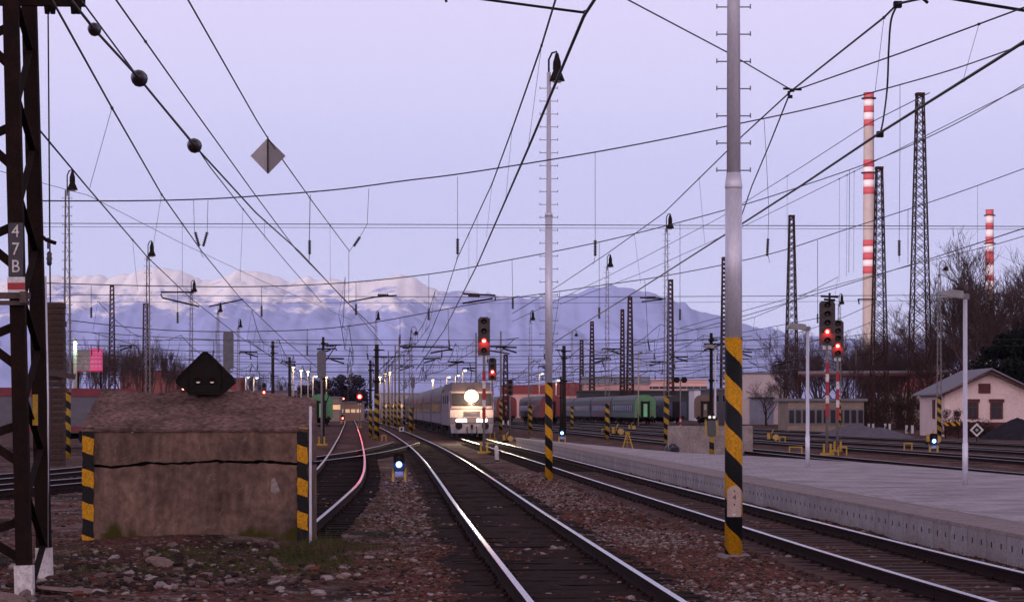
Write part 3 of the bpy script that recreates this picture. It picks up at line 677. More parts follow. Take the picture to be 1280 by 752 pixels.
# ------------------------------------------------------------------ portal leg of the left edge, tension weights
def text_mesh(body, size, name, m, parent, loc, depth=.004, sx=1.0):
    c = bpy.data.curves.new(name, 'FONT'); c.body = body; c.size = size; c.extrude = depth; c.align_x = 'CENTER'; c.align_y = 'CENTER'
    o = bpy.data.objects.new(name, c); COL.objects.link(o); bpy.context.view_layer.update()
    me = bpy.data.meshes.new_from_object(o.evaluated_get(bpy.context.evaluated_depsgraph_get())); bpy.data.objects.remove(o)
    me.materials.clear(); me.materials.append(m)
    r = bpy.data.objects.new(name, me); COL.objects.link(r); r.parent = parent; r.location = loc; r.rotation_euler = (math.pi/2, 0, 0); r.scale = (sx, 1, 1); return r
def portal():
    root = thing('lattice_mast', 'dark rusty lattice mast at the left edge with plate 47B and white feet', 'catenary mast', (-6.6, 27.5, 0))
    L = root.location
    def q(px, py, D): return P(px, py, D)-L
    A0, A1 = q(30, 742, 26.2), q(11, -60, 26.2)      # near right leg
    B0, B1 = q(55, 722, 28.2), q(34, -60, 28.2)      # rear right leg
    C0, C1 = q(-70, 745, 26.2), q(-50, -60, 26.2)    # near left leg (outside the photo)
    E0, E1 = q(-50, 722, 28.2), q(-30, -60, 28.2)
    def channel(p0, p1, w, name='leg'):
        mb = MB(); mb.bar(p0, p1, w, .02)
        for s in (-1, 1): mb.bar(p0+Vector((s*(w/2-.01), .05, 0)), p1+Vector((s*(w/2-.01), .05, 0)), .02, .09)
        mb.build(name, m_steel_dark, root)
    channel(A0, A1, .17); channel(B0, B1, .175); channel(C0, C1, .19); channel(E0, E1, .17)
    def at(p0, p1, py, D): t = ((H-(py-HY)*D/F)-p0.z)/(p1.z-p0.z); return p0.lerp(p1, t)
    yA = [742, 620, 500, 375, 250, 125, 0]
    br = MB()
    for i in range(len(yA)-1):
        a, b = yA[i], yA[i+1]
        m2 = (a+b)/2
        br.bar(at(A0, A1, a, 26.2)+Vector((.05, .05, 0)), at(B0, B1, m2, 28.2), .075, .012)
        br.bar(at(A0, A1, b, 26.2)+Vector((.05, .08, 0)), at(B0, B1, m2, 28.2), .075, .012)
        br.bar(at(A0, A1, a-40, 26.2)+Vector((0, .06, 0)), at(C0, C1, b+20, 26.2), .10, .012)
        br.bar(at(A0, A1, b+30, 26.2)+Vector((0, .09, 0)), at(C0, C1, a-60, 26.2), .10, .012)
    br.build('bracing', m_steel_dark, root)
    for p0, p1, D, y, w in ((A0, A1, 26.2, 706, .205), (B0, B1, 28.2, 684, .185)):
        mb = MB(); t = at(p0, p1, y, D); b = at(p0, p1, 745, D); mb.bar(b-Vector((0, .018, 0)), t-Vector((0, .018, 0)), w, .02); mb.bar(b+Vector((w/2-.01, .04, 0)), t+Vector((w/2-.01, .04, 0)), .03, .10)
        mb.build('white_foot', m_white, root)
    pl = MB(); c = at(A0, A1, 312, 26.2); pl.box(c+Vector((.005, -.03, 0)), (.165, .012, .60)); p = pl.build('number_plate', mat('charcoal_plate', (.05, .045, .06), .6, 0, (.03, .028, .035), 9, .5), root)
    for ch, dy in (('4', .20), ('7', 0), ('B', -.195)): text_mesh(ch, .20, 'digit', m_white, p, c+Vector((.005, -.042, dy)), sx=.9)
    for z0, z1, m in ((346, 353.5, m_white), (353.5, 362, m_red), (362, 370, m_white)):
        b = MB(); t = at(A0, A1, z0, 26.2); e = at(A0, A1, z1, 26.2); b.box((t+e)/2+Vector((0, -.022, 0)), (.195, .02, (t-e).length-.002)); b.build('paint_band', m, root)
    cl = MB(); c = at(A0, A1, 372, 26.2); cl.box(c+Vector((-.15, -.07, .02)), (.62, .10, .07)); cl.box(c+Vector((-.1, -.05, -.06)), (.5, .06, .05)); cl.box(c+Vector((.10, -.1, 0)), (.07, .12, .13)); cl.build('clamp_timber', mat('grey_timber', (.12, .09, .085), .9, 0, (.07, .05, .05), 6, .6), root)
    fl = MB(); c = at(B0, B1, 500, 28.2)
    tp = MB(); tp.tube([q(57, 345, 28.2), q(60, 500, 28.2), q(60, 712, 28.2)], .012, 5); tp.build('cable', m_galv, root)
    sg = MB(); sg.box(q(44, 512, 27.0), (.06, .02, .36)); sg.build('tag_board', m_yellow, root)
    # cross beam
    bm = MB(); bm.bar(q(-60, 1, 27.2), q(106, 3, 27.2), .10, .09); bm.bar(q(-60, -22, 27.2), q(100, -20, 27.2), .10, .08)
    for x in range(-50, 100, 22): bm.bar(q(x, 1, 27.2), q(x+11, -20, 27.2), .04, .04); bm.bar(q(x+11, -20, 27.2), q(x+22, 1, 27.2), .04, .04)
    bm.build('cross_beam', m_steel_dark, root)
    for x in (59, 66, 92, 98):
        mb = MB(); p = q(x, 7, 27.2); mb.tube([p+Vector((0, 0, .05)), p-Vector((0, 0, .10))], [.045, .03], 8); mb.build('beam_pulley', m_steel_dark, root)
    hk = MB(); hk.tube([q(46, 290, 28.0), q(58, 300, 28.0), q(70, 304, 28.0)], .025, 6); hk.tube([q(60, 297, 28.0), q(60, 311, 28.0)], .012, 6); hk.build('side_bracket', m_steel_dark, root)
    # tension weights
    D = 29.6; cx, top, bot = 67.5, 378, 582; base = P(cx, bot, D)
    wr = thing('tension_weight_stack', 'tall hanging pile of brown tension weights beside the lattice mast', 'counterweight', base)
    hz = (bot-top)*D/F; n = 27; mw = mat('weathered_weight', (.10, .065, .055), .9, 0, (.055, .036, .034), 5, .6, .4, 50, (1, 1, 3))
    dh = hz/n; me = None; rr = random.Random(4)
    for i in range(n):
        if me is None:
            mb = MB(); mb.box((0, 0, dh*.5), (.262, .262, dh*.93), taper=.95); o = mb.build('weight_plate', mw, wr); me = o.data
        else: o = bpy.data.objects.new('weight_plate', me); COL.objects.link(o); o.parent = wr
        o.location = (rr.uniform(-.008, .008), 0, dh*i); o.rotation_euler = (0, 0, rr.uniform(-.05, .05))
    rd = MB(); rd.tube([(0-.02, 0, 0), (-.05, 0, hz+.3), (-.077, 0, hz+3.9)], .011, 6); rd.build('rod', m_black, wr)
    ins = MB(); ins.lathe([(.02, 0), (.035, .03), (.03, .06), (.04, .09), (.03, .12), (.035, .15), (.02, .18)], (-.06, 0, hz+.47), 10); ins.build('insulator', m_ceram, wr)
    gb = MB(); gb.bar((-.05, -.15, hz*.57), (.30, -.15, hz*.545), .07, .05); gb.bar((.13, -.12, hz*.585), (.16, -.12, hz*.50), .05, .05); gb.build('guide_bracket', mat('grey_timber', (.1, .1, .1)), wr)
portal()

# ------------------------------------------------------------------ masts
def bell_lamp(mb_parent, loc, s=1.0, off=.22, glass=None):
    """bell shaped yard lamp on a short gooseneck"""
    nk = MB(); x, y, z = loc
    nk.tube([(x-off, y, z-.25), (x-off, y, z+.62*s), (x-off*.6, y, z+.82*s), (x-off*.05, y, z+.86*s), (x, y, z+.74*s)], .03, 6); nk.build('gooseneck', m_black, mb_parent)
    b = MB(); b.lathe([(.235*s, 0), (.22*s, .04*s), (.13*s, .26*s), (.11*s, .30*s), (.125*s, .34*s), (.115*s, .56*s), (.08*s, .66*s), (.05*s, .80*s), (.01, .84*s)], (x, y, z), 14); lo = b.build('lamp_shade', m_black, mb_parent)
    g = MB(); g.lathe([(.02, -.06*s), (.12*s, -.05*s), (.16*s, .0)], (x, y, z), 12); g.build('bulb_glass', glass or mat('lamp_glass', (.35, .33, .30), .3), lo)
def light_mast(px, base, top, label, stripe_top=None, style='tube', D=None, r=.11, rungs=True, hook=False, glass=None, mstripe=None, lamp_off=.22, zoff=0.0, group='light masts of the yard', lit=None):
    """base/top: photo rows of the mast's foot and lamp"""
    g = G(px, base) if D is None else Vector(((px-640)*D/F, D, 0)); D = g.y; k = D/F
    hgt = H-(top-HY)*k; g.z = 0
    root = thing('light_mast', label, 'lamp post', g, 0, group)
    zs = (H-(stripe_top-HY)*k) if stripe_top else 0
    hz = hgt-.9
    pole = MB()
    if style == 'lattice':
        for sx, sy in ((-1, -1), (1, -1), (1, 1), (-1, 1)): pole.bar((sx*.14, sy*.14, max(zs, 0)), (sx*.07, sy*.07, hz), .035, .035)
        n = int((hz-zs)/.45)
        for i in range(n):
            z0 = zs+(hz-zs)*i/n; z1 = zs+(hz-zs)*(i+1)/n; w0 = .14-.07*i/n; w1 = .14-.07*(i+1)/n; sg = 1 if i % 2 else -1
            pole.bar((sg*w0, -w0, z0), (-sg*w1, -w1, z1), .02, .02); pole.bar((w0, sg*w0, z0), (w1, -sg*w1, z1), .02, .02)
    else:
        zm = zs+(hz-zs)*.55
        pole.tube([(0, 0, zs), (0, 0, zm)], r, 14); pole.tube([(0, 0, zm), (0, 0, zm+.12), (0, 0, zm+.13), (0, 0, hz+.25)], [r*1.12, r*.95, r*.72, r*.55], 14)
    pole.build('pole', m_galv if style == 'tube' else m_paleconc, root)
    if zs:
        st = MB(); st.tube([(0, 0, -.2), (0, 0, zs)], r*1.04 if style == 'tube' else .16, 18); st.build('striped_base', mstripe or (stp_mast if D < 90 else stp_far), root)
    if rungs:
        z = max(zs, .8)+.3; w = .26 if style == 'tube' else .2; rm = None
        while z < hz:
            if rm is None:
                rg = MB(); rg.bar((-w, 0, 0), (w, 0, 0), .018, .018); rg.bar((-w, 0, -.03), (-w, 0, .05), .018, .018); rg.bar((w, 0, -.03), (w, 0, .05), .018, .018)
                o = rg.build('step_iron', m_greypole, root); rm = o.data
            else: o = bpy.data.objects.new('step_iron', rm); COL.objects.link(o); o.parent = root
            o.location = (0, 0, z); z += .38
    if hook:
        nk = MB(); nk.tube([(0, 0, hz-.2), (0, 0, hz+.55), (.12, 0, hz+.85), (.32, 0, hz+.92), (.46, 0, hz+.72), (.46, 0, hz+.5)], .035, 6); nk.build('gooseneck', m_paleconc, root)
        b = MB(); b.lathe([(.22, 0), (.20, .05), (.12, .2), (.07, .26)], (.46, 0, hz+.25), 12); lo = b.build('lamp_shade', m_black, root)
        g2 = MB(); g2.lathe([(.02, -.1), (.15, -.06), (.17, 0)], (.46, 0, hz+.25), 12); g2.build('bulb_glass', glass or mat('lamp_glass', (.35, .33, .30), .3), lo)
    else: bell_lamp(root, (lamp_off, 0, hz), 1.0, lamp_off, glass)
    return root
light_mast(686, 599, 63, 'slim silver light mast with black bell lamp between the curved track and the platform', 478, r=.108, lamp_off=.24)
def hero_pole():
    D = 32.5; root = thing('light_mast', 'large near silver pole with thick yellow and black bands and a pale plate', 'lamp post', (P(917, 695, D).x, D, 0), 0, 'light masts of the yard')
    z = lambda py: H-(py-HY)*D/F
    b = MB(); b.tube([(0, 0, -.2), (0, 0, z(422))], .124, 28); b.build('striped_base', stp_pole, root)
    p = MB(); p.tube([(0, 0, z(422)), (0, 0, z(236))], .118, 28); p.tube([(0, 0, z(236)), (0, 0, z(234)), (0, 0, z(216))], [.118, .126, .100], 28); p.tube([(0, 0, z(216)), (0, 0, 11.2)], [.098, .080], 28); p.build('pole', m_galv, root)
    for i in range(16):
        zz = z(213)+i*.381
        if zz > 11: break
        r = MB(); r.tube([(-.235, 0, zz), (.235, 0, zz)], .009, 6)
        for s in (-1, 1): r.tube([(s*.235, 0, zz-.025), (s*.235, 0, zz+.04)], .009, 6)
        r.build('step_iron', m_greypole, root)
    c = MB(); c.tube([(0, 0, z(469)), (0, 0, z(467))], .121, 28)
    n = 12; R = .128; pl = MB(); z0, z1 = z(645), z(606)
    for i in range(n+1):
        a = -math.pi/2+(i/n-.5)*1.75; zt = z1-.07*abs(i/n-.5)**2*4
        pl.v += [(R*math.cos(a), R*math.sin(a), z0), (R*math.cos(a), R*math.sin(a), zt)]
        if i: k = (i-1)*2; pl.f.append((k, k+2, k+3, k+1)); pl.m.append(0); pl.sm.append(True)
    pt = pl.build('pole_plate', mat('pale_plate', (.50, .38, .33), .6, 0, (.40, .30, .26), 8, .5), root)
    for dz in (.36, .17):
        s = MB(); s.tube([(0, -R-.004, z0+dz), (0, -R+.004, z0+dz)], .011, 10); s.build('screw', m_black, pt)
    text_mesh('4', .10, 'digit', m_black, pt, (0, -R-.002, z0+.27), .001)
    lb = MB(); lb.box((0, -R-.002, z0+.03), (.05, .006, .03)); lb.build('sticker', m_white, pt)
    f = MB(); f.box((0, .02, -.01), (.46, .42, .09), taper=.9); f.build('footing', m_conc, root)
    bell_lamp(root, (.24, 0, 10.9), 1.0, .24)
hero_pole()
lit_warm = emis('lit_lamp_warm', (1, .72, .38), 9); lit_green = emis('lit_lamp_green', (.55, 1, .72), 7); lit_cool = emis('lit_lamp_cool', (.85, .9, 1), 7)
light_mast(84, 572, 211, 'tall lattice light mast behind the pile of tension weights', 490, 'lattice', glass=mat('amber_glass', (.6, .45, .35), .3))
light_mast(185, 0, 300, 'light mast left of centre over the concrete block, its lamp against snowy peaks', None, 'lattice', D=132, r=.12)
light_mast(239, 0, 349, 'gooseneck light mast just left of the black diamond lantern', None, 'lattice', D=170)
light_mast(272.5, 0, 377, 'light mast rising straight above the black diamond lantern', None, 'lattice', D=207)
light_mast(298, 0, 398, 'light mast just right of the grey signal box behind the diamond lantern', None, 'lattice', D=245)
light_mast(470, 0, 388, 'light mast rising behind the thick dark striped pole', 500, 'lattice', D=226)
light_mast(513.5, 542, 408, 'hooked light mast standing left of the oncoming train', 510, 'lattice', hook=True)
light_mast(663, 541, 387, 'thin light mast left of the slim silver mast, in front of red coaches', 506, 'lattice')
light_mast(715, 536, 412, 'small light mast right of the dark pole, before the wagons', 508, 'lattice', hook=True)
light_mast(759, 549, 317, 'light mast standing in front of the maroon coach', 504, 'lattice')
light_mast(833, 556, 266, 'tall light mast at the left end of the low grey wall', 495, 'lattice')
light_mast(1049, 543, 366, 'light mast hidden behind the pair of tall red signals', 500, 'lattice')
light_mast(1174, 549, 326, 'hooked light mast with striped foot left of the pink house gable', 496, 'lattice', hook=True, r=.1)

# ------------------------------------------------------------------ platform lamps (flat head)
def platform_lamp(px, base, top, label, zb=.42, flip=-1, D=None, grp='flat headed platform lamps'):
    g = G(px, base, zb); k = g.y/F; hgt = (H-(top-HY)*k)-zb
    root = thing('platform_lamp', label, 'street lamp', g, 0, grp)
    p = MB(); p.tube([(0, 0, -.05), (0, 0, .9), (0, 0, .91), (0, 0, hgt-.12)], [.062, .062, .05, .045], 12); p.build('pole', m_galv, root)
    a = MB(); a.box((flip*.02, 0, hgt-.08), (.2, .1, .12)); a.build('bracket', m_greypole, root)
    h = MB(); h.prism([(flip*.06, -.10), (flip*.06, .07), (flip*.34, .10), (flip*.56, .05), (flip*.58, -.02)], -.13, .13, c=(0, 0, hgt-.03)); h.build('lamp_head', mat('grey_lamp_housing', (.30, .29, .31), .6), root, fix=True)
    u = MB(); u.box((flip*.33, 0, hgt-.085), (.40, .20, .03)); u.build('diffuser', mat('milky_cover', (.45, .42, .42), .4), root)
platform_lamp(1206.5, 605, 366, 'nearer flat headed lamp post at the right on the platform, before the pink house')
platform_lamp(1009.5, 583, 407, 'flat headed lamp post on the platform between low warehouse and red signals')
platform_lamp(894, 568, 432, 'flat headed lamp post behind the low grey wall, beside the big striped pole', 0)

# ------------------------------------------------------------------ lattice towers
def tower(px, base, top, w_top, w_base, label, D=None, group='rusty lattice towers'):
    D = D or (H*F/(base-HY)); k = D/F; hgt = H-(top-HY)*k; g = Vector(((px-640)*k, D, 0))
    root = thing('lattice_tower', label, 'lattice tower', g, .10, group); wt, wb = w_top*k/2, w_base*k/2
    n = 10; t = max(.08, 1.0*k); rz = MB()
    for sx, sy in ((-1, -1), (1, -1), (1, 1), (-1, 1)):
        l = MB(); l.bar((sx*wb, sy*wb, .25), (sx*wt, sy*wt, hgt), t*1.35, t*1.35); l.build('leg', m_rust, root)
        f = MB(); f.box((sx*wb, sy*wb, .3), (t*2.4, t*2.4, .8)); f.build('footing', m_white, root)
    br = MB()
    zs = [0]; 
    while zs[-1] < hgt-.3: u = zs[-1]/hgt; zs.append(zs[-1]+max(.8, 2*(wb+(wt-wb)*u)*.85))
    zs[-1] = hgt
    for i in range(len(zs)-1):
        a = wb+(wt-wb)*zs[i]/hgt; b = wb+(wt-wb)*zs[i+1]/hgt
        for (x0, y0), (x1, y1) in (((-1, -1), (1, -1)), ((1, -1), (1, 1)), ((1, 1), (-1, 1)), ((-1, 1), (-1, -1))):
            br.bar((x0*a, y0*a, zs[i]), (x1*b, y1*b, zs[i+1]), t*.7, t*.5); br.bar((x1*a, y1*a, zs[i]), (x0*b, y0*b, zs[i+1]), t*.7, t*.5)
    br.build('bracing', m_rust, root)
    c = MB(); c.box((0, 0, hgt), (wt*2.6, wt*2.6, .25)); c.build('cap_plate', m_rust, root)
tower(1150, 541, 118, 8, 27, 'tallest rusty lattice tower, left of the pink house')
tower(1099, 538, 210, 7, 21, 'second rusty lattice tower, just right of the big chimney')
tower(989.5, 532, 270, 5.5, 17, 'rusty lattice tower beside the white warehouse sign')
tower(905, 0, 322, 4, 9, 'lattice tower mostly hidden behind the big striped pole', 420)
tower(838, 0, 350, 5, 8, 'lattice tower right beside the light mast at the low grey wall', 400)
tower(787.5, 0, 371, 4, 9, 'right lattice tower of the near pair over the pink factory', 430)
tower(778, 0, 387, 3, 6, 'left thin lattice tower of the pair over the pink factory', 470)
tower(740, 0, 402, 3, 7, 'lattice tower over the left end of the pink factory', 480)
tower(727, 0, 425, 3, 5, 'small far lattice tower right of the dark wooden pole', 560)
tower(140, 0, 357, 4, 9, 'lattice tower right of the magenta billboard', 400)
tower(182, 0, 380, 5, 8, 'lattice tower close behind the light mast before snowy peaks', 430)
tower(632, 0, 444, 4, 7, 'lattice tower right behind the smaller centre red signal', 300)

# ------------------------------------------------------------------ dark catenary poles
def dark_pole(px, base, top, w, label, stripe=None, D=None, arm=None, name='catenary_pole', m=None):
    D = D or (H*F/(base-HY)); k = D/F; hgt = H-(top-HY)*k
    root = thing(name, label, 'catenary pole', ((px-640)*k, D, 0), 0, 'catenary poles of the yard')
    p = MB(); p.tube([(0, 0, -.1), (0, 0, hgt)], [w*k/2, w*k/2*.8], 10); p.build('pole', m or m_wood, root)
    if stripe:
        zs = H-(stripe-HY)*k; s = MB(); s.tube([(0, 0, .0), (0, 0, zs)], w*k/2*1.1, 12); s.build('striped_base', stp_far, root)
    for z in (.93, .86, .6):
        c = MB(); c.tube([(0, 0, hgt*z), (0, 0, hgt*z+.12)], w*k*.7, 10); c.tube([(w*k*.4, 0, hgt*z+.06), (w*k*1.6, 0, hgt*z+.06)], .04, 5); c.build('clamp', m_black, root)
    for (x1, dy) in arm or []:
        a = MB(); z = hgt*.95-dy*k; x = (x1-px)*k
        a.tube([(0, 0, z), (x, 0, z+.05)], .04, 6); a.tube([(0, 0, z-1.1), (x*.7, 0, z)], .03, 6); a.build('cantilever', m_black, root)
        i_ = MB(); i_.lathe([(.04, 0), (.1, .08), (.05, .16), (.1, .24), (.05, .32), (.1, .4), (.04, .48)], (x*.15, 0, z), 8, 0, Matrix.Rotation(math.pi/2 if x > 0 else -math.pi/2, 3, 'Y')); i_.build('insulator', m_ceram, root)
dark_pole(471, 549, 430, 6, 'thick dark pole with yellow spiral foot, right of the left pair', 492, arm=[(500, 10)])
dark_pole(463, 546, 450, 4, 'thin dark pole just left of the thick striped pole', 505)
dark_pole(705, 0, 432, 5.5, 'dark wooden catenary pole with top arm between the coaches and slim mast', None, 190, arm=[(694, 0)])
dark_pole(341, 0, 426, 4.5, 'dark wooden pole standing left of centre over the concrete block', None, 230)
dark_pole(362, 0, 446, 4, 'shorter dark wooden pole right of its neighbour, over the concrete block', None, 260)
dark_pole(404, 556, 421, 4, 'dark mast carrying the pale grey signal box beside the green wagon', None, arm=[(427, 4), (418, 60)])
dark_pole(889, 568, 416, 5, 'dark pole with small twin lights at the low grey wall', None, m=m_black)
dark_pole(701, 0, 470, 3, 'dark stub pole left of the wooden catenary pole', None, 230)
# ------------------------------------------------------------------ signals
e_redc = emis('red_lens_core', (1, .50, .30), 14); e_redr = emis('red_lens_ring', (1, .03, .03), 6)
m_lensoff = mat('unlit_lens', (.03, .02, .02), .15, 0, (.05, .02, .02), 5, .5, fine=0)
m_head = mat('signal_head_black', (.045, .038, .040), .7, 0, (.075, .055, .055), 6, .6)
RX = Matrix.Rotation(math.pi/2, 3, 'X')
def signal(px, base, ht, hb, n, lit, label, D=None, bands=True, power=60, r=.11, cat='signal', wid=None, plate=None, back=False, far=False, beam=0):
    D = D or H*F/(base-HY); k = D/F; zt, zb = H-(ht-HY)*k, H-(hb-HY)*k; h = zt-zb; w = wid*k if wid else h*.33
    root = thing('railway_signal', label, cat, ((px-640)*k, D, 0), 0, 'main signals')
    p = MB(); p.tube([(0, .06, -.1), (0, .06, zb+.1)], .065, 10); p.build('mast', m_paleconc, root)
    hd = MB(); c = w/2; ol = [(-c, zb), (c, zb), (c, zt-.12), (c-.1, zt), (-c+.1, zt), (-c, zt-.12)]
    hd.prism(ol, -.02, .02); hd.box((0, .12, (zt+zb)/2), (w*.72, .22, h*.9)); hd.build('head', m_head if not back else mat('signal_back_grey', (.15, .15, .17), .6, 0, (.10, .09, .11), 5, .6), root)
    for i in range(n):
        z = zt-h*(i+.5)/n; on = (i == lit)
        if back:
            rb = MB(); rb.box((0, -.03, z), (w*.9, .03, h/n*.85)); rb.build('back_cover', mat('signal_back_grey', (.15, .15, .17)), root); continue
        v = MB(); pts = []
        for a0, a1 in [(math.radians(-20+i_*22), math.radians(-20+(i_+1)*22)) for i_ in range(10)]:
            rr_ = r*1.25; y1 = -.34
            v.add([(rr_*math.cos(a0), -.02, z+rr_*math.sin(a0)), (rr_*math.cos(a1), -.02, z+rr_*math.sin(a1)), (rr_*math.cos(a1), y1*(.6+.4*math.sin(max(0, a1))), z+rr_*math.sin(a1)), (rr_*math.cos(a0), y1*(.6+.4*math.sin(max(0, a0))), z+rr_*math.sin(a0))], [(0, 1, 2, 3)])
        v.build('visor', m_black, root)
        l = MB(); l.lathe([(r, 0), (r*.9, .03), (r*.55, .05)], (0, -.02, z), 18, 0, RX); lo = l.build('lens', e_redr if on else m_lensoff, root)
        if on:
            c2 = MB(); c2.lathe([(r*.62, .045), (r*.3, .065)], (0, -.02, z), 16, 0, RX); c2.build('bulb', e_redc, lo)
            lamp('red_signal_light', (0, -.16, z), (1, .03, .02), power, .07, parent=root)
            lamp('red_signal_beam', (0, -.30, z), (1, .03, .03), beam, .10, spot=7, aim=(.055, -1, -.012), parent=root) if beam else None
    if far: return root
    hg = MB(); hg.box((0, .05, zb-.12), (w*.55, .05, .16)); hg.build('name_plate', m_white if not back else m_greypole, root)
    if bands:
        z0 = zb*.34; z1 = zb*.84; m = MB(); m.box((0, -.03, (z0+z1)/2), (.16, .03, z1-z0)); bp = m.build('mast_board', m_red, root)
        for f in (.33, .72):
            b = MB(); b.box((0, -.048, z0+(z1-z0)*f), (.155, .01, .36)); b.build('white_mark', m_white, bp)
    ft = MB(); ft.box((-.15, 0, .25), (.09, .12, .52)); ft.box((.15, 0, .25), (.09, .12, .52)); ft.box((0, 0, .03), (.62, .3, .12)); ft.build('base_frame', m_yellow, root)
    for i in range(int(zb/.35)-1):
        b = MB(); b.box((.11, .1, .7+i*.35), (.16, .02, .02)); b.build('ladder_rung', m_greypole, root)
    return root
signal(605, 566, 396, 444, 4, 2, 'taller centre signal with one red light, in front of the oncoming train', power=40, wid=15)
signal(615.5, 549, 447, 475, 4, 2, 'smaller red signal just right of the taller centre one', D=160, power=30, wid=10, r=.12)
signal(1034, 568, 376, 431, 5, 3, 'taller left one of the right pair of signals, red lamp lit', power=30, wid=20)
signal(1047, 564, 400, 446, 5, 3, 'lower right one of the right pair of signals, red lamp lit', power=30, wid=15)
signal(449.5, 560, 488, 503, 3, 1, 'far signal shining bright red over the dead end track', D=270, power=120, beam=9000, wid=7, r=.28, bands=False)
signal(429.5, 530, 494, 502, 3, 1, 'tiny far signal with weak red light left of the bright red one', D=330, power=20, wid=3, r=.13, bands=False, far=True)
signal(330, 0, 478, 494, 2, 1, 'small red signal peeking over the right part of the concrete block', D=230, power=30, wid=5, r=.14, bands=False, far=True)
signal(229, 0, 474, 491, 2, 1, 'small red signal peeking out at the left foot of the diamond lantern', D=200, power=30, wid=4, r=.13, bands=False, far=True)
signal(637.5, 548, 474, 494, 3, 9, 'small unlit dark signal right of the two centre red signals', power=0, wid=7, bands=False, far=True)
signal(285.5, 0, 414, 461, 4, 9, 'pale grey signal seen from behind, above the right shoulder of the diamond lantern', D=110, wid=13, bands=False, back=True)
signal(402, 0, 438, 472, 4, 9, 'pale grey signal seen from behind above the parked green wagon', D=135, wid=11, bands=False, back=True)
signal(516, 0, 471, 484, 2, 9, 'small dark signal box above the roofs of the oncoming train', D=260, wid=5, bands=False, back=True)

def dwarf(px, base, label, D=None, col=(.10, .25, 1), s=1.0, power=15, core=(.55, .8, 1), grp='dwarf shunting signals'):
    g = G(px, base) if D is None else Vector(((px-640)*D/F, D, 0)); root = thing('dwarf_signal', label, 'dwarf signal', g, 0, grp)
    b = MB(); b.prism([(-.15, .32), (.15, .32), (.16, .74), (.11, .83), (-.11, .83), (-.16, .74)], -.12, .12); b.build('housing', m_black, root)
    for z, on in ((.70, False), (.50, True)):
        l = MB(); l.lathe([(.085 if on else .075, 0), (.07, .03)], (0, -.125, z), 18, 0, RX); lo = l.build('lens', emis('blue_lens%d' % (col[0] > .5), col, 14) if on else m_lensoff, root)
        if on: c = MB(); c.lathe([(.052, .02), (.03, .04)], (0, -.13, z), 14, 0, RX); c.build('bulb', emis('blue_core%d' % (col[0] > .5), core, 14), lo)
        v = MB()
        for i in range(8):
            a0, a1 = math.radians(i*22.5), math.radians((i+1)*22.5); R_ = .10
            v.add([(R_*math.cos(a0), -.12, z+R_*math.sin(a0)), (R_*math.cos(a1), -.12, z+R_*math.sin(a1)), (R_*math.cos(a1), -.12-.13*math.sin(a1), z+R_*math.sin(a1)), (R_*math.cos(a0), -.12-.13*math.sin(a0), z+R_*math.sin(a0))], [(0, 1, 2, 3)])
        v.build('visor', m_black, root)
    bx = MB(); bx.box((0, 0, .24), (.24, .2, .16)); bx.build('junction_box', m_conc, root)
    for sx in (-1, 1):
        f = MB(); f.box((sx*.17, -.05, .14), (.07, .05, .36)); f.box((sx*.17, .10, .18), (.05, .05, .40)); f.build('yellow_support', m_yellow, root)
    root.scale = (s, s, s)
    lamp('dwarf_signal_light', (0, -.22, .5), col, power, .05, parent=root)
    return root
dwarf(499, 602, 'small dwarf signal shining blue between the dead end track and the curved track')
dwarf(702.5, 552, 'blue lit dwarf signal beside the slim silver mast, far over the platform tip', s=1.15)
dwarf(1167, 565, 'blue lit dwarf signal at the foot of the striped mast near the pink house', s=1.1)
dwarf(428.5, 529, 'dwarf signal shining red low on the track left of the dead end line', None, (1, .04, .03), 1.6, 20, (1, .4, .3))

# ------------------------------------------------------------------ vehicles
m_under = mat('underframe_grime', (.022, .018, .020), .9, 0, (.035, .024, .024), 3, .5)
m_tyre = mat('wheel_steel', (.05, .045, .05), .5, .6, (.03, .025, .03), 5, .5)
def bogie(root, y, half=1.25):
    b = MB(); b.box((-.98, y, .62), (.12, half*2+.5, .28)); b.box((.98, y, .62), (.12, half*2+.5, .28)); b.box((0, y, .66), (1.9, .5, .25))
    bo = b.build('bogie', m_under, root)
    for dy in (-half, half):
        w = MB(); Ry = Matrix.Rotation(math.pi/2, 3, 'Y')
        for s in (-1, 1): w.lathe([(.46, -.06), (.46, .06), (.50, .07), (.50, .09)], (s*.76, y+dy, .64), 20, 0, Ry)
        w.tube([(-.76, y+dy, .64), (.76, y+dy, .64)], .07, 8); w.build('wheelset', m_tyre, bo)
def coach_body(root, L, low, m_low, m_mid, m_top, roofm, hgt=4.05, wd=1.42, eave=3.15, ycap=0.0):
    b = MB(); b.prism([(-wd, low), (wd, low), (wd, 1.75), (-wd, 1.75)], 0, L); b.build('lower_body', m_low, root, fix=True)
    b = MB(); b.prism([(-wd-.004, 1.752), (wd+.004, 1.752), (wd+.004, 2.80), (-wd-.004, 2.80)], 0, L); b.build('window_band', m_mid, root, fix=True)
    b = MB(); b.prism([(-wd, 2.802), (wd, 2.802), (wd, eave), (-wd, eave)], 0, L); b.build('upper_body', m_top, root, fix=True)
    n = 12; ol = [(wd*math.cos(math.pi*i/n)*(1.0 if 0 < i < n else 1.0), eave+.003+(hgt-eave)*math.sin(math.pi*i/n)**.8) for i in range(n+1)]
    r = MB(); r.prism(ol, 0, L); r.build('roof', roofm, root, fix=True)
def windows(root, L, n, y0, m, wz=2.28, hz=.78, wy=1.2, wd=1.42, sides=(-1, 1)):
    for i in range(n):
        y = y0+(L-2*y0)*(i+.5)/n
        for s in sides:
            w = MB(); w.box((s*(wd+.008), y, wz), (.03, wy, hz)); w.build('window', m, root)
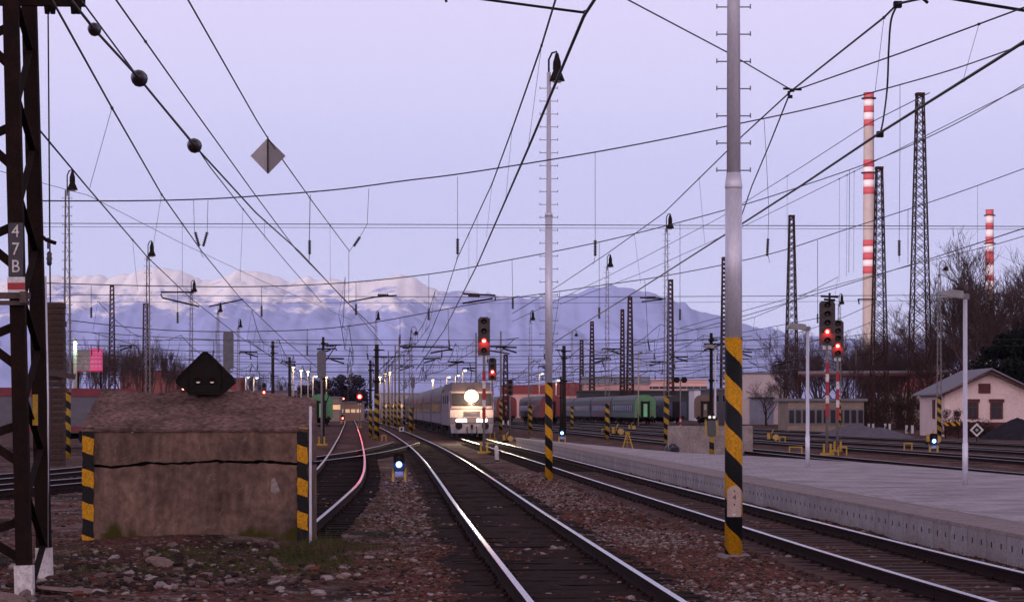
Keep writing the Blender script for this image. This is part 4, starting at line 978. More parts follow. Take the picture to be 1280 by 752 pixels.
def carm(n, c, k=.7): return mat(n, c, .55, 0, tuple(x*k for x in c), 1.6, .7, 0, 40, (1, 1, 2), .15)
def coach(name, label, cat, loc, rz, cols, L=24.5, group=None, end=None, nwin=11, roof=None):
    root = thing(name, label, cat, loc, rz, group)
    lo, mi, up = cols; coach_body(root, L, 1.05, lo, mi, up, roof or carm('sooty_roof', (.10, .085, .11)))
    windows(root, L, nwin, 1.9, m_glassy, sides=(-1,))
    u = MB(); u.box((0, L/2, .93), (2.5, L-1, .22)); u.box((0, L/2, .62), (1.9, 5, .45)); u.build('underframe', m_under, root)
    bogie(root, 3.2); bogie(root, L-3.2)
    for s in (-1, 1):
        d = MB(); d.box((-1.43, .95 if s < 0 else L-.95, 2.05), (.03, .75, 2.0)); d.build('door', lo, root)
        bf = MB(); bf.lathe([(.07, 0), (.07, .45), (.22, .46), (.22, .52)], (s*.87, 0, 1.05), 12, 0, RX); bf.build('buffer', m_under, root)
    g = MB(); g.box((0, -.14, 2.1), (.95, .3, 2.15)); g.build('gangway', m_under, root)
    if end:
        e = MB(); n = 12; ol = [(-1.40, 1.02), (1.40, 1.02)]+[(1.40*math.cos(math.pi*i/n), 3.12+.90*math.sin(math.pi*i/n)**.8) for i in range(n+1)]
        e.prism(ol, -.03, -.002); eo = e.build('end_panel', end, root, fix=True)
        for s in (-1, 1): p = MB(); p.box((s*.52, -.20, 2.1), (.10, .42, 2.3)); p.build('gangway_frame', m_under, eo)
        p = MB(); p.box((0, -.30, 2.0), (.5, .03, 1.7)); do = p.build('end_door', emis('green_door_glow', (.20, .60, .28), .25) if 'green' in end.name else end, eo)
        q = MB(); q.box((0, -.32, 2.4), (.26, .02, .7)); q.build('pane', mat('milky_pane', (.4, .5, .42), .4), do)
        for s in (-1, 1): l = MB(); l.lathe([(.1, 0), (.1, .05)], (s*1.05, -.04, 1.45), 10, 0, RX); l.build('tail_lamp', m_red, eo)
    return root
def on_track(path, D):
    x = px_at(path, D); s = (px_at(path, D+2)-px_at(path, D-2))/4; return Vector((x, D, 0)), math.atan(-s)
def consist(path, D, Ls, fn):
    for i, L in enumerate(Ls):
        p, a = on_track(path, D); p2, _ = on_track(path, D+L*.97); a = math.atan2(-(p2.x-p.x), p2.y-p.y); fn(i, p, a, L); D += (L+.9)*math.cos(a)

def loco(p, a):
    root = thing('locomotive', 'oncoming electric locomotive with glaring headlight, pale front and white bumper lamps', 'locomotive', p, a); L = 16.4; wd = 1.45
    m_face = carm('pale_grey_face', (.26, .23, .27)); m_skirt = carm('blue_grey_skirt', (.24, .25, .34)); m_side = carm('dusty_mauve_side', (.16, .12, .16)); m_hi = carm('dim_red_stripe', (.22, .06, .08))
    # side section with raked nose: outline in YZ extruded in X
    b = MB(); b.prism([(.0, 1.0), (L, 1.0), (L+.0, 1.0), (L-.0, 2.05), (.0, 2.05)], -wd, wd, 'X'); b.build('lower_body', m_side, root, fix=True)
    b = MB(); b.prism([(.02, 2.055), (L-.02, 2.055), (L-.55, 3.30), (.55, 3.30)], -wd+.01, wd-.01, 'X'); b.build('upper_body', m_side, root, fix=True)
    b = MB(); b.prism([(.56, 3.305), (L-.56, 3.305), (L-1.0, 3.85), (1.0, 3.85)], -wd+.18, wd-.18, 'X'); b.build('roof', carm('sooty_roof', (.10, .085, .11)), root, fix=True)
    f = MB(); f.box((0, -.02, 1.80), (2.84, .035, .50)); f.build('front_panel', carm('white_face_band', (.62, .58, .60)), root)
    f = MB(); f.box((0, -.02, 1.36), (2.84, .03, .34)); f.build('lamp_band', carm('grey_lamp_band', (.16, .14, .17)), root)
    f = MB(); f.prism([(-1.35, .52), (1.35, .52), (1.42, 1.12), (-1.42, 1.12)], -.12, .02); f.build('bumper_skirt', m_skirt, root, fix=True)
    M = Matrix.Rotation(-math.atan2(.53, 1.25), 3, 'X')
    f = MB(); f.box((0, .27, 2.70), (2.70, .03, 1.22), 0, M); f.build('face_panel', m_face, root)
    for s in (-1, 1):
        w = MB(); w.box((s*.66, .245, 2.74), (1.14, .03, .74), 0, M); w.build('windscreen', m_glassy, root)
        q = MB(); q.prism([(s*.34, 1.26), (s*.34+.0, 1.46), (s*.98, 1.46), (s*1.05, 1.36), (s*.98, 1.26)], -.06, -.03); q.build('headlight', emis('white_headlight', (1, .90, .78), 10), root, fix=True)
        bf = MB(); bf.lathe([(.08, 0), (.08, .5), (.24, .51), (.24, .58)], (s*.87, -.1, 1.0), 14, 0, RX); bf.build('buffer', m_under, root)
        st = MB(); st.box((s*(wd+.006), L/2, 2.0), (.015, L-.4, .12)); st.build('side_stripe', m_hi, root)
        hr = MB(); hr.tube([(s*1.46, .5, 1.2), (s*1.46, .5, 2.6)], .02, 6); hr.build('handrail', m_white, root)
    hl = MB(); hl.lathe([(.44, 0), (.46, .05), (.38, .16)], (.0, .30, 2.92), 24, 0, RX); ho = hl.build('main_headlight', emis('headlight_rim', (1, .70, .32), 8), root)
    hc = MB(); hc.lathe([(.34, .17), (.28, .22), (.1, .26)], (.0, .30, 2.92), 24, 0, RX); hc.build('bulb', emis('headlight_core', (1, .93, .72), 40), ho)
    for s in (-1, 1):
        wp = MB(); wp.bar((s*.5, .13, 2.46), (s*.85, .27, 2.82), .02, .02); wp.build('wiper', m_black, root)
        fr_ = MB()
        for a_, b_ in (((s*.06, 2.36), (s*1.25, 2.36)), ((s*1.25, 2.36), (s*1.25, 3.12)), ((s*1.25, 3.12), (s*.06, 3.12)), ((s*.06, 3.12), (s*.06, 2.36))):
            ya = lambda z: .245+(z-2.74)*.424-.03
            fr_.bar((a_[0], ya(a_[1]), a_[1]), (b_[0], ya(b_[1]), b_[1]), .05, .04)
        fr_.build('windscreen_frame', m_under, root)
        ho_ = MB(); ho_.tube([(s*.3, -.15, .95), (s*.32, -.35, .7), (s*.3, -.3, .5)], .03, 6); ho_.build('air_hose', m_black, root)
    cp_ = MB(); cp_.box((0, -.25, 1.0), (.16, .4, .18)); cp_.box((0, -.45, .92), (.10, .08, .3)); cp_.build('coupler', m_under, root)
    gr_ = MB()
    for q_ in range(7): gr_.box((0, -.045, 1.62+q_*.055), (1.1, .02, .02))
    gr_.build('nose_grille', m_under, root)
    for y in (4, 8, 12): w = MB(); w.box((-wd-.0, y, 2.75), (.03, 1.2, .55)); w.build('side_grille', m_under, root)
    bogie(root, 3.6, 1.3); bogie(root, L-3.6, 1.3)
    ub = MB(); ub.box((0, L/2, .75), (2.3, 5, .6)); ub.build('underframe', m_under, root)
    pg = MB()
    for s in (-.5, .5): pg.tube([(s, 12.5, 3.85), (s, 11.2, 4.7), (s*.9, 12.6, 5.4)], .03, 5)
    pg.tube([(-.9, 12.6, 5.42), (.9, 12.6, 5.42)], .035, 6); pg.build('pantograph', m_black, root)
    lamp('headlight_beam', (0, -.35, 2.92), (1, .72, .42), 7000, .25, spot=30, aim=(0, -1, -.13), parent=root)
    lamp('headlight_glare_fill', (0, -.7, 2.92), (1, .62, .32), 420, .3, parent=root)  # added fill lamp before the nose, brightens the face like headlight glare
    for s in (-.66, .66): lamp('bumper_lamp_beam', (s, -.25, 1.36), (1, .86, .7), 500, .12, spot=30, aim=(0, -1, -.12), parent=root)
p, a = on_track(PR, 153); p2, _ = on_track(PR, 169); a = math.atan2(-(p2.x-p.x), 16); loco(p, a)
mv = (carm('violet_grey_coach', (.14, .11, .16)), carm('dark_window_band', (.05, .04, .06)), carm('reddish_violet_coach', (.15, .075, .10)))
ords = ['first', 'second', 'third', 'fourth', 'fifth', 'sixth']
consist(PR, 170.5, [24.5]*6, lambda i, p, a, L: coach('passenger_coach', 'violet grey passenger coach, %s behind the lit locomotive' % ords[i], 'passenger coach', p, a, mv, L, 'coaches of the oncoming train'))
# parked coaches with the green end, right of centre
pk = [('grey green parked coach with bright green rounded end', carm('grey_green_coach', (.11, .16, .15))), ('maroon parked coach coupled behind the green ended one', carm('maroon_coach', (.15, .055, .09))),
      ('slate blue green parked coach behind the maroon one', carm('slate_coach', (.075, .10, .13))), ('dark grey parked coach, fourth in the green ended row', carm('dark_coach', (.08, .08, .10))), ('dull plum parked coach at the far end of the green ended row', carm('plum_coach', (.11, .06, .085)))]
def mk(i, p, a, L):
    c = pk[i][1]; coach('parked_coach', pk[i][0], 'passenger coach', p, a, (c, carm('dark_window_band2', (.05, .05, .065)), c), L, 'parked coaches', carm('green_end', (.13, .34, .16)) if i == 0 else None, roof=carm('dark_roof', (.035, .034, .045)))
consist(R5, 305, [24.5]*5, mk)
def simple(path, D, label, c, end=None, L=20, name='parked_coach', grp='parked coaches'):
    p, a = on_track(path, D); p2, _ = on_track(path, D+L); a = math.atan2(-(p2.x-p.x), p2.y-p.y)
    return coach(name, label, 'passenger coach', p, a, (c, c, c), L, grp, end, nwin=8, roof=carm('dark_roof', (.035, .034, .045)))
RA = [(250, 9.0), (310, 5.4), (430, -3)]; RB_ = [(300, 24), (330, 21.5), (430, 14)]; RCc = [(240, .6), (360, -7)]; RD = [(250, -20), (300, -24.8), (360, -30.0), (450, -38)]
simple(RA, 312, 'red parked coach right of the slim silver mast', carm('red_coach', (.17, .035, .045)), carm('red_end', (.26, .04, .05)))
simple(RA, 333, 'dusty red parked coach left of the slim silver mast', carm('dusty_coach', (.09, .05, .065)))
simple([(280, 3.0), (400, -6)], 330, 'dark red coach end near the unlit signal', carm('red_coach', (.17, .035, .045)), carm('red_end', (.26, .04, .05)))
simple(RB_, 318, 'dark blue parked coach right of the green ended coach', carm('blue_coach', (.07, .08, .16)))
simple([(300, 25.0), (330, 27.4)], 300, 'brown boarded goods wagon right of the blue parked coach', carm('brown_board', (.17, .11, .09)), carm('brown_end', (.20, .13, .105)), 9, 'goods_wagon', 'goods wagons')
simple(RD, 287, 'green parked wagon left of the dead end track', carm('green_wagon', (.07, .20, .10)), carm('green_end2', (.09, .30, .13)), 18, 'parked_wagon', 'parked wagons by the dead end track')
simple(RD, 306, 'dark maroon wagon coupled behind the green wagon', carm('maroon_coach', (.15, .055, .09)), None, 20, 'parked_wagon', 'parked wagons by the dead end track')
def hopper(p, a, label):
    root = thing('freight_wagon', label, 'freight wagon', p, a, 'red and grey freight wagons at the left'); L = 14.5
    b = MB(); b.prism([(-1.4, 1.15), (1.4, 1.15), (1.4, 2.75), (-1.4, 2.75)], 0, L); b.build('body', carm('grey_wagon_side', (.17, .15, .17)), root, fix=True)
    t = MB(); t.box((0, L/2, 2.98), (2.9, L, .44)); t.build('top_panel', carm('red_wagon_top', (.26, .035, .045)), root)
    for i in range(18): r = MB(); r.box((-1.47, .4+i*.81, 3.0), (.05, .09, .5)); r.build('rib', carm('pink_rib', (.38, .16, .18)), root)
    s = MB(); s.box((0, L/2, 1.05), (2.9, L, .24)); s.build('sill', carm('red_wagon_top', (.26, .035, .045)), root)
    r = MB(); r.box((-1.47, L/2, 1.75), (.04, L, .08)); r.build('side_line', m_white, root)
    bogie(root, 2.4, .9); bogie(root, L-2.4, .9)
PW = [(100, -26.5), (116, -20.5), (135, -24.0)]
for i, (x, D, l) in enumerate(((-29.6, 116, 'red topped grey freight wagon between the lattice mast and the striped concrete block'),)):
    hopper(Vector((x+.0, D, 0)), -math.pi/2+ -.55 if False else math.radians(-32)+math.pi*0, l)

# ------------------------------------------------------------------ buildings
m_pink = mat('pink_render', (.84, .66, .63), .9, 0, (.70, .54, .52), .6, .6, .1, 20, fine=.1)
m_slate = mat('grey_roof', (.22, .21, .25), .8, 0, (.16, .15, .18), .8, .6, fine=.1)
m_brown = mat('oxblood_wood', (.12, .030, .032), .8, 0, (.07, .02, .022), 4, .6)
m_whb = mat('warehouse_render', (.60, .50, .50), .9, 0, (.48, .40, .40), .3, .6, fine=.08)
m_door = mat('blue_grey_door', (.22, .23, .31), .6, 0, (.17, .17, .24), 1, .6, fine=.1)
def house():
    D = 180; k = D/F; x0 = (1181-640)*k; root = thing('pink_house', 'pink gabled house with oxblood trim and grey roof at the right edge', 'house', (x0, D, 0), -.0)
    Wd = 7.0; Ln = 11; ev = 3.45; pk_ = 5.15; sk = .04
    b = MB(); b.prism([(0, -.2), (Wd, -.2), (Wd, ev), (Wd/2, pk_-.1), (0, ev)], 0, Ln); b.build('wall', m_pink, root, fix=True)
    pl = MB(); pl.box((Wd/2, -.03, .45), (Wd+.1, .06, 1.3)); pl.build('plinth', m_brown, root)
    r = MB()
    for s in (-1, 1):
        e = Vector((Wd/2+s*(Wd/2+.55), 0, ev-.26)); t = Vector((Wd/2, 0, pk_+.02)); n = Vector((0, 0, .12))
        vs = [e+Vector((0, -.7, 0)), t+Vector((0, -.7, 0)), t+Vector((0, Ln+.5, 0)), e+Vector((0, Ln+.5, 0))]
        r.add(vs+[v+n for v in vs], [(0, 1, 2, 3), (4, 7, 6, 5), (0, 4, 5, 1), (1, 5, 6, 2), (2, 6, 7, 3), (3, 7, 4, 0)])
    ro = r.build('roof', m_slate, root, fix=True)
    for s in (-1, 1):
        g = MB(); e = Vector((Wd/2+s*(Wd/2+.5), -.60, ev-.42)); t = Vector((Wd/2, -.60, pk_-.16)); g.bar(e, t, .08, .34); g.build('bargeboard', m_brown, ro)
        g = MB(); e = Vector((Wd/2+s*(Wd/2+.3), -.02, ev-.28)); t = Vector((Wd/2, -.02, pk_-.30)); g.bar(e, t, .05, .42); g.build('gable_trim', m_brown, ro)
    def win(x, z, w, h, arch):
        fr = MB(); fr.box((x, -.05, z), (w+.3, .1, h+.25))
        if arch: fr.box((x, -.07, z+h/2+.14), (w+.5, .12, .26))
        f = fr.build('window', m_brown, root); p = MB(); p.box((x, -.11, z-.02), (w, .03, h)); p.build('pane', m_glassy if arch else m_brown, f)
        if arch: q = MB(); q.box((x, -.13, z), (.06, .03, h)); q.box((x, -.13, z+h*.2), (w, .03, .05)); q.build('frame', m_brown, f)
    win((1215.5-1181)*k, 2.05, .62, 1.15, True); win((1245.5-1181)*k, 2.05, .68, 1.15, True); win((1230.5-1181)*k, 3.72, .62, .50, False)
    w = MB(); w.box((-.04, 4.5, 2.1), (.1, .9, 1.5)); w.build('side_window', m_brown, root)
house()
def warehouse():
    D = 330; k = D/F; root = thing('white_warehouse', 'pale flat roofed warehouse with blue grey gate and small blue white sign', 'warehouse', ((926-640)*k, D, 0))
    w = (986-926)*k; h = H-(467-HY)*k
    b = MB(); b.box((w/2, 8, h/2), (w, 16, h)); b.build('wall', m_whb, root)
    r = MB(); r.box((w/2, 8, h+.1), (w+.3, 16.3, .22)); r.build('parapet', m_slate, root)
    d = MB(); d.box(((952-926)*k, -.05, 1.9), (3.4, .1, 3.6)); do = d.build('gate', m_door, root)
    for i in range(5): q = MB(); q.box(((952-926)*k-1.36+i*.68, -.12, 1.9), (.04, .04, 3.5)); q.build('gate_seam', m_slate, do)
    l = MB(); l.box(((952-926)*k, -.3, 3.85), (3.8, .6, .12)); l.build('gate_lintel', m_slate, root)
    s = MB(); s.box((w-1.1, -.08, h-.75), (2.1, .1, .95)); so_ = s.build('sign', m_white, root)
    q = MB(); q.box((w-1.75, -.15, h-.72), (.5, .03, .5)); q.build('sign_mark', mat('sign_blue', (.08, .12, .40)), so_)
    for j in range(2): q = MB(); q.box((w-.85, -.15, h-.60-j*.26), (1.1, .03, .12)); q.build('sign_line', mat('sign_blue', (.08, .12, .40)), so_)
warehouse()
def shed(label, x0, x1, y_top, D, m, dep=10, rm=None, roof=None, wins=0, wc=None, wz=.55, wh=.9, ww=.6, name='low_building', cat='building', grp=None):
    k = D/F; root = thing(name, label, cat, ((x0-640)*k, D, 0), 0, grp); w = (x1-x0)*k; h = H-(y_top-HY)*k
    b = MB(); b.box((w/2, dep/2, h/2), (w, dep, h)); b.build('wall', m, root)
    rm = rm or m_slate
    r = MB()
    if roof: r.prism([(-.4, h), (dep+.4, h), (dep/2, h+roof)], -.4, w+.4, 'X')
    else: r.box((w/2, dep/2, h+.12), (w+.6, dep+.6, .25))
    r.build('roof', rm, root, fix=True)
    for i in range(wins):
        x = w*(i+.5)/wins; q = MB(); q.box((x, -.03, h*wz), (ww, .08, wh)); f = q.build('window', m_slate, root)
        p = MB(); p.box((x, -.08, h*wz), (ww*.8, .04, wh*.8)); p.build('pane', wc or m_glassy, f)
    return root
m_ochre = mat('ochre_render', (.36, .28, .23), .9, 0, (.24, .185, .155), .8, .6)
m_rosy = mat('rosy_render', (.52, .30, .29), .9, 0, (.40, .23, .23), .4, .6, fine=.1)
m_redroof = mat('red_tiles', (.26, .06, .055), .9, 0, (.16, .04, .04), 1.5, .6)
lit_pane = emis('lit_window', (1, .62, .36), .55)
shed('low ochre shed with many narrow windows behind the right red signals', 985, 1080, 501, 215, m_ochre, 8, wins=11, ww=.55, wh=1.5, wz=.5)
shed('low pink factory with dark hipped roof above the maroon coaches', 730, 812, 480, 520, m_rosy, 14, m_slate, 1.9, 10, lit_pane, .62, 1.0, 1.6)
shed('long pink hall with pale roof line behind the dark station shed', 764, 884, 475, 640, m_rosy, 18, mat('rosy_roof', (.42, .26, .27)), 0, 14, None, .8, .8, 2.0)
shed('red roofed houses low behind the slim silver mast', 690, 730, 494, 560, m_rosy, 14, m_redroof, 3.2, 5, name='row_house', cat='house')
shed('wide low red roofed hall left of the slim silver mast', 628, 692, 492, 600, m_rosy, 14, m_redroof, 2.4, 7, lit_pane, name='row_house', cat='house')
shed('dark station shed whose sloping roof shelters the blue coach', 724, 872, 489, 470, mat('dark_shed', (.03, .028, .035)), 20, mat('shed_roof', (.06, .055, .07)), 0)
shed('bright white hall wall right of the dark station shed', 868, 892, 487, 440, mat('white_hall', (.80, .76, .82), .8), 14)
shed('grey block building between white hall and big striped pole', 884, 926, 487, 340, mat('mauve_block', (.13, .12, .15)), 12, wins=5, ww=.5, wh=1.2, wz=.75)
shed('orange lit platform building at the end of the dead end track', 412, 424, 497, 420, m_ochre, 8, wins=3, wc=lit_pane, ww=1.2, wh=1.1, wz=.6)
shed('pale lit footbridge building right of the bright red signal', 424, 452, 503, 430, mat('peach_wall', (.42, .26, .19)), 8, wins=4, wc=lit_pane, ww=1.0, wh=.8)
shed('red brick building behind the left bare trees', 150, 232, 473, 520, mat('red_brick', (.22, .06, .055)), 14, m_redroof, 2, 9, lit_pane, .4, 1.0, 1.6)
shed('pink low house right of the red brick building', 232, 300, 487, 500, m_rosy, 12, m_redroof, 2.6, 6, lit_pane)
shed('long grey hall over the block, with pale wall band', 296, 400, 489, 480, mat('pale_mauve', (.30, .25, .28)), 12, mat('mauve_roof', (.2, .15, .18)), 0, 12, lit_pane, .5, .8, 1.2)
shed('distant pale row of halls over the roofs of the oncoming train', 476, 600, 492, 600, mat('pale_mauve', (.30, .25, .28)), 12, mat('mauve_roof', (.2, .15, .18)), 0, 12, lit_pane, .5, .9, 1.3)
shed('low buff storage hall at the right edge behind the trees', 1110, 1200, 489, 330, m_ochre, 10, m_redroof, 2.2, 6)
shed('far rosy apartment block behind the right bare trees', 1150, 1176, 455, 520, m_rosy, 12, m_redroof, 2, 3)
shed('white tall silo house behind the right bare trees', 1168, 1182, 425, 600, mat('silo_white', (.45, .42, .45)), 10, None, 0)
def chimney(px, top, base, w, D, bands, label):
    k = D/F; hgt = H-(top-HY)*k; root = thing('factory_chimney', label, 'chimney', ((px-640)*k, D, 0), 0, 'red and white banded chimneys')
    r0, r1 = w*k*.62, w*k*.46; R = lambda z: r0+(r1-r0)*z/hgt
    mcn = mat('chimney_concrete', (.36, .30, .30), .9, 0, (.28, .23, .23), .15, .6, 0, 40, (1, 1, .3), .08)
    s = MB(); s.tube([(0, 0, -1), (0, 0, hgt-.2)], [r0, r1], 28); s.build('shaft', mcn, root)
    for a, b, c in bands:
        za, zb = H-(a-HY)*k, H-(b-HY)*k; m = MB(); m.tube([(0, 0, zb), (0, 0, za)], [R(zb)+.04, R(za)+.04], 28); m.build('painted_band', mat('faded_red', (.46, .07, .09), .8) if c == 'r' else mat('chimney_white', (.70, .62, .66), .8), root)
    for y in (top+8, bands[len(bands)//2][0]):
        z = H-(y-HY)*k; m = MB(); m.lathe([(R(z)+.1, 0), (R(z)+.9, .1), (R(z)+.9, .5), (R(z)+.1, .6)], (0, 0, z), 28, 0, None, False); m.build('gallery', m_rust, root)
    t = MB(); t.tube([(0, 0, hgt-.2), (0, 0, hgt)], [r1*1.08, r1*1.08], 28); t.build('rim', m_redroof, root)
chimney(1086, 116, 480, 13.5, 900, [(116, 125, 'r'), (125, 133, 'w'), (133, 141, 'r'), (141, 150, 'w'), (150, 158, 'r'), (200, 209, 'r'), (209, 217, 'w'), (217, 225, 'r'), (225, 234, 'w'), (234, 243, 'r'), (300, 308, 'r'), (308, 316, 'w'), (316, 325, 'r'), (325, 333, 'w'), (333, 342, 'r')], 'tall red and white banded factory chimney')
chimney(1237, 262, 480, 10.5, 1100, [(262, 269, 'r'), (269, 279, 'w'), (279, 287, 'r'), (287, 296, 'w'), (296, 305, 'r'), (305, 314, 'w'), (314, 330, 'r'), (332, 344, 'w'), (344, 351, 'r'), (351, 361, 'w')], 'shorter banded factory chimney behind the bare trees at the right')
def pipe_bridge():
    D = 250; k = D/F; root = thing('pipe_bridge', 'long elevated rusty pipe on posts running behind the towers and the pink house', 'pipeline', ((998-640)*k, D, 0)); L = root.location
    q = lambda x, y: P(x, y, D)-L
    p = MB(); p.tube([q(998, 466), q(1170, 465)], .20, 10); p.tube([q(1170, 464.6), q(1300, 457)], .17, 10); p.build('pipe', mat('pale_pipe', (.30, .25, .27)), root)
    p = MB(); p.tube([q(998, 469.5), q(1170, 468.5)], .13, 8); p.build('lower_pipe', mat('red_pipe', (.20, .05, .05)), root)
    for x in (1000, 1090, 1135, 1268):
        l = MB(); t = q(x, 467); l.bar((t.x, 0, 0), t, .25, .25); l.build('post', m_rust, root)
pipe_bridge()
# ------------------------------------------------------------------ trees
m_bark = mat('bare_bark', (.075, .052, .050), .95, 0, (.05, .036, .038), 3, .5)
m_twig = mat('bare_twigs', (.105, .068, .066), .95, 0, (.07, .046, .05), 1, .5)
def bare_proto(seed, hgt, spread, levels=6, kid=(3, 4), up=.35):
    rr = random.Random(seed); tr = MB(); cr_ = MB()
    def grow(p, d, ln, r, lv):
        n = 3 if lv < 3 else 2; pts = [p]; q = p.copy(); dd = d.copy()
        for i in range(n):
            dd = (dd+Vector((rr.gauss(0, .13), rr.gauss(0, .13), rr.gauss(.03, .08)))).normalized(); q = q+dd*ln/n; pts.append(q.copy())
        r1 = r*.62; (tr if lv == 0 else cr_).tube(pts, [r+(r1-r)*i/n for i in range(n+1)], 7 if lv == 0 else (4 if lv < 3 else 3), 0, lv == 0)
        if lv >= levels: return
        for j in range(rr.randint(*kid)+(1 if lv == 0 else 0)):
            t = rr.uniform(.45, 1.0) if j else 1.0; s = p.lerp(q, t) if t == 1 else pts[max(1, min(n, int(t*n+.5)))]
            a = rr.uniform(0, 6.283); sp = rr.uniform(.35, .85)*spread
            nd = (dd+Vector((math.cos(a)*sp, math.sin(a)*sp, up*rr.random()))).normalized()
            grow(s.copy(), nd, ln*rr.uniform(.58, .80), max(r1*rr.uniform(.55, .85), .009), lv+1)
    grow(Vector((0, 0, -.2)), Vector((0, 0, 1)), hgt*.28, hgt*.020, 0)
    root = thing('bare_tree', 'x', 'tree'); tr.build('trunk', m_bark, root); cr_.build('crown', m_twig, root)
    return root
protos = [bare_proto(1, 12, 1.0), bare_proto(2, 12, .8), bare_proto(3, 12, .62, up=.6), bare_proto(4, 12, .45, 6, (3, 4), .9)]
used = set()
def bare(px, D, hgt, k, label, group, wide=1.0):
    pr = protos[k]; sc = hgt/ (12 if k < 9 else 15); loc = ((px-640)*D/F, D, 0)
    if k in used: o = dup(pr, loc, random.uniform(0, 6.28), label, (sc*wide, sc*wide, sc))
    else: used.add(k); o = pr; o.location = loc; o.rotation_euler = (0, 0, 1); o['label'] = label; o.scale = (sc*wide, sc*wide, sc)
    o['group'] = group; return o
# right wood: photo column, distance, height
gw = 'bare trees behind the pink house and the towers'
right = [(958, 300, 7), (975, 280, 9), (1000, 275, 11), (1015, 265, 13), (1030, 290, 13.5), (1052, 270, 13), (1068, 285, 12.5), (1085, 262, 12), (1103, 275, 13), (1122, 268, 13), (1136, 285, 13.5), (1158, 262, 14), (1175, 280, 15), (1192, 258, 15.5), (1208, 240, 17), (1228, 232, 18.5), (1246, 250, 18), (1262, 238, 19), (1278, 245, 18.5), (1296, 240, 19), (1062, 235, 8), (1018, 300, 12), (1077, 310, 14), (1094, 300, 12), (1130, 255, 11), (1168, 250, 12), (1270, 265, 17)]
marks = {0: 'small bare tree beside the warehouse roof', 14: 'tall bare tree right of the nearer platform lamp head', 15: 'wide bare tree whose twigs cross the shorter chimney', 17: 'tall bare tree near the dark evergreen'}
for i, (px, D, h) in enumerate(right):
    bare(px, D, h*(1.16 if h > 14.5 else 1.03), (i*7+i//3) % 3, marks.get(i, 'tangled bare leafless tree in the dense wood at the right'), gw, 1.25)
gl_ = 'bare trees behind the left yard'
left = [(98, 420, 12), (112, 430, 14), (124, 410, 13.5), (135, 440, 14), (151, 430, 13), (163, 415, 14), (175, 440, 13.5), (190, 450, 15), (203, 430, 14), (214, 445, 12), (84, 420, 13), (228, 460, 10), (312, 480, 10), (326, 500, 9), (350, 520, 9), (378, 500, 8)]
for i, (px, D, h) in enumerate(left):
    bare(px, D, h*1.28, 3, 'slender bare poplar like tree behind the left yard', gl_, 1.0)
used.add(0)
def shrub_clump(name, label, cat, loc, w, h, m, leaf=.25, n=5000, group=None, conic=False, trunk=True, d=None):
    """crown of leaf sized faces spread through an uneven volume"""
    rs = np.random.RandomState(int(abs(loc[0]*13+loc[1]))+5); root = thing(name, label, cat, loc, 0, group)
    k = 26; cx = rs.uniform(-.5, .5, (k, 3)); cx[:, 2] = rs.uniform(.12, .92, k)
    if conic: cx[:, :2] *= (1.05-cx[:, 2:3])
    else: cx[:, :2] *= np.sqrt(np.clip(1.15-np.abs(cx[:, 2:3]-.45)*1.5, .1, 1))
    cx *= np.array([w, d or w, h]); rad = rs.uniform(.12, .26, k)*w*(.8 if conic else 1)
    j = rs.randint(0, k, n); dirs = rs.randn(n, 3); dirs /= np.linalg.norm(dirs, axis=1)[:, None]
    c = cx[j]+dirs*(rad[j]*rs.rand(n)**.5)[:, None]*np.array([1, 1, .8]); c[:, 2] = np.clip(c[:, 2], .05, None)
    a = rs.randn(n, 3); a /= np.linalg.norm(a, axis=1)[:, None]; b = np.cross(a, rs.randn(n, 3)); b /= np.linalg.norm(b, axis=1)[:, None]
    s = leaf*rs.uniform(.5, 1.2, n)[:, None]
    V3 = np.stack([c-a*s, c+b*s*.6, c+a*s, c-b*s*.6], 1).reshape(-1, 3)
    o = np_mesh('crown', V3, np.arange(4*n).reshape(n, 4), [m]); o.parent = root
    if trunk: t = MB(); t.tube([(0, 0, -.2), (0, 0, h*.7)], [w*.05, w*.02], 7); t.build('trunk', m_bark, root)
    return root
m_ever = mat('evergreen_needles', (.016, .022, .020), .9, 0, (.010, .012, .014), .8, .6)
m_dusky = mat('dusky_foliage', (.045, .030, .050), .9, 0, (.025, .020, .035), .5, .6)
m_scrub = mat('brown_scrub', (.075, .045, .040), .95, 0, (.028, .020, .020), .8, .6)
m_coal = mat('dark_heap', (.022, .021, .030), .95, 0, (.035, .032, .04), 2, .6)
for px, D, w, h, l in ((1264, 205, 5.5, 8.7, 'black evergreen tree behind the pink house roof'), (1284, 200, 6.0, 9.2, 'dark evergreen at the very right edge of the photo')):
    shrub_clump('evergreen_tree', l, 'tree', ((px-640)*D/F, D, 0), w, h, m_ever, .22, 9000, 'evergreens by the house')
for px, D, w, h, l in ((435, 470, 7.5, 9.0, 'dark dusky fir behind the bright red signal'), (424, 480, 6, 7.0, 'lower dusky fir left of its bigger neighbour'), (395, 480, 7.5, 8.2, 'dusky evergreen behind the green wagon'), (443, 490, 5, 6, 'small dusky evergreen right of the bright red signal')):
    shrub_clump('dusky_tree', l, 'tree', ((px-640)*D/F, D, 0), w, h, m_dusky, .28, 6000, 'evergreens at the end of the dead end track', False)
for i, (px, D, w, h) in enumerate(((1120, 245, 5, 3.4), (1135, 240, 4, 3.0), (1085, 255, 4, 2.6), (1010, 300, 4, 2.5), (1060, 250, 5, 2.8), (1100, 260, 5, 3.6))):
    shrub_clump('scrub_bush', 'brown leafless scrub thicket under the bare wood at the right', 'bush', ((px-640)*D/F, D, 0), w, h, m_scrub, .09, 3500, 'scrub under the right wood', trunk=False)
shrub_clump('scrub_bush', 'sprawling twiggy bush in front of the pink house wall', 'bush', ((1188-640)*176/F, 176, 0), 1.8, 2.1, m_scrub, .05, 2500, 'scrub by the house', trunk=False)
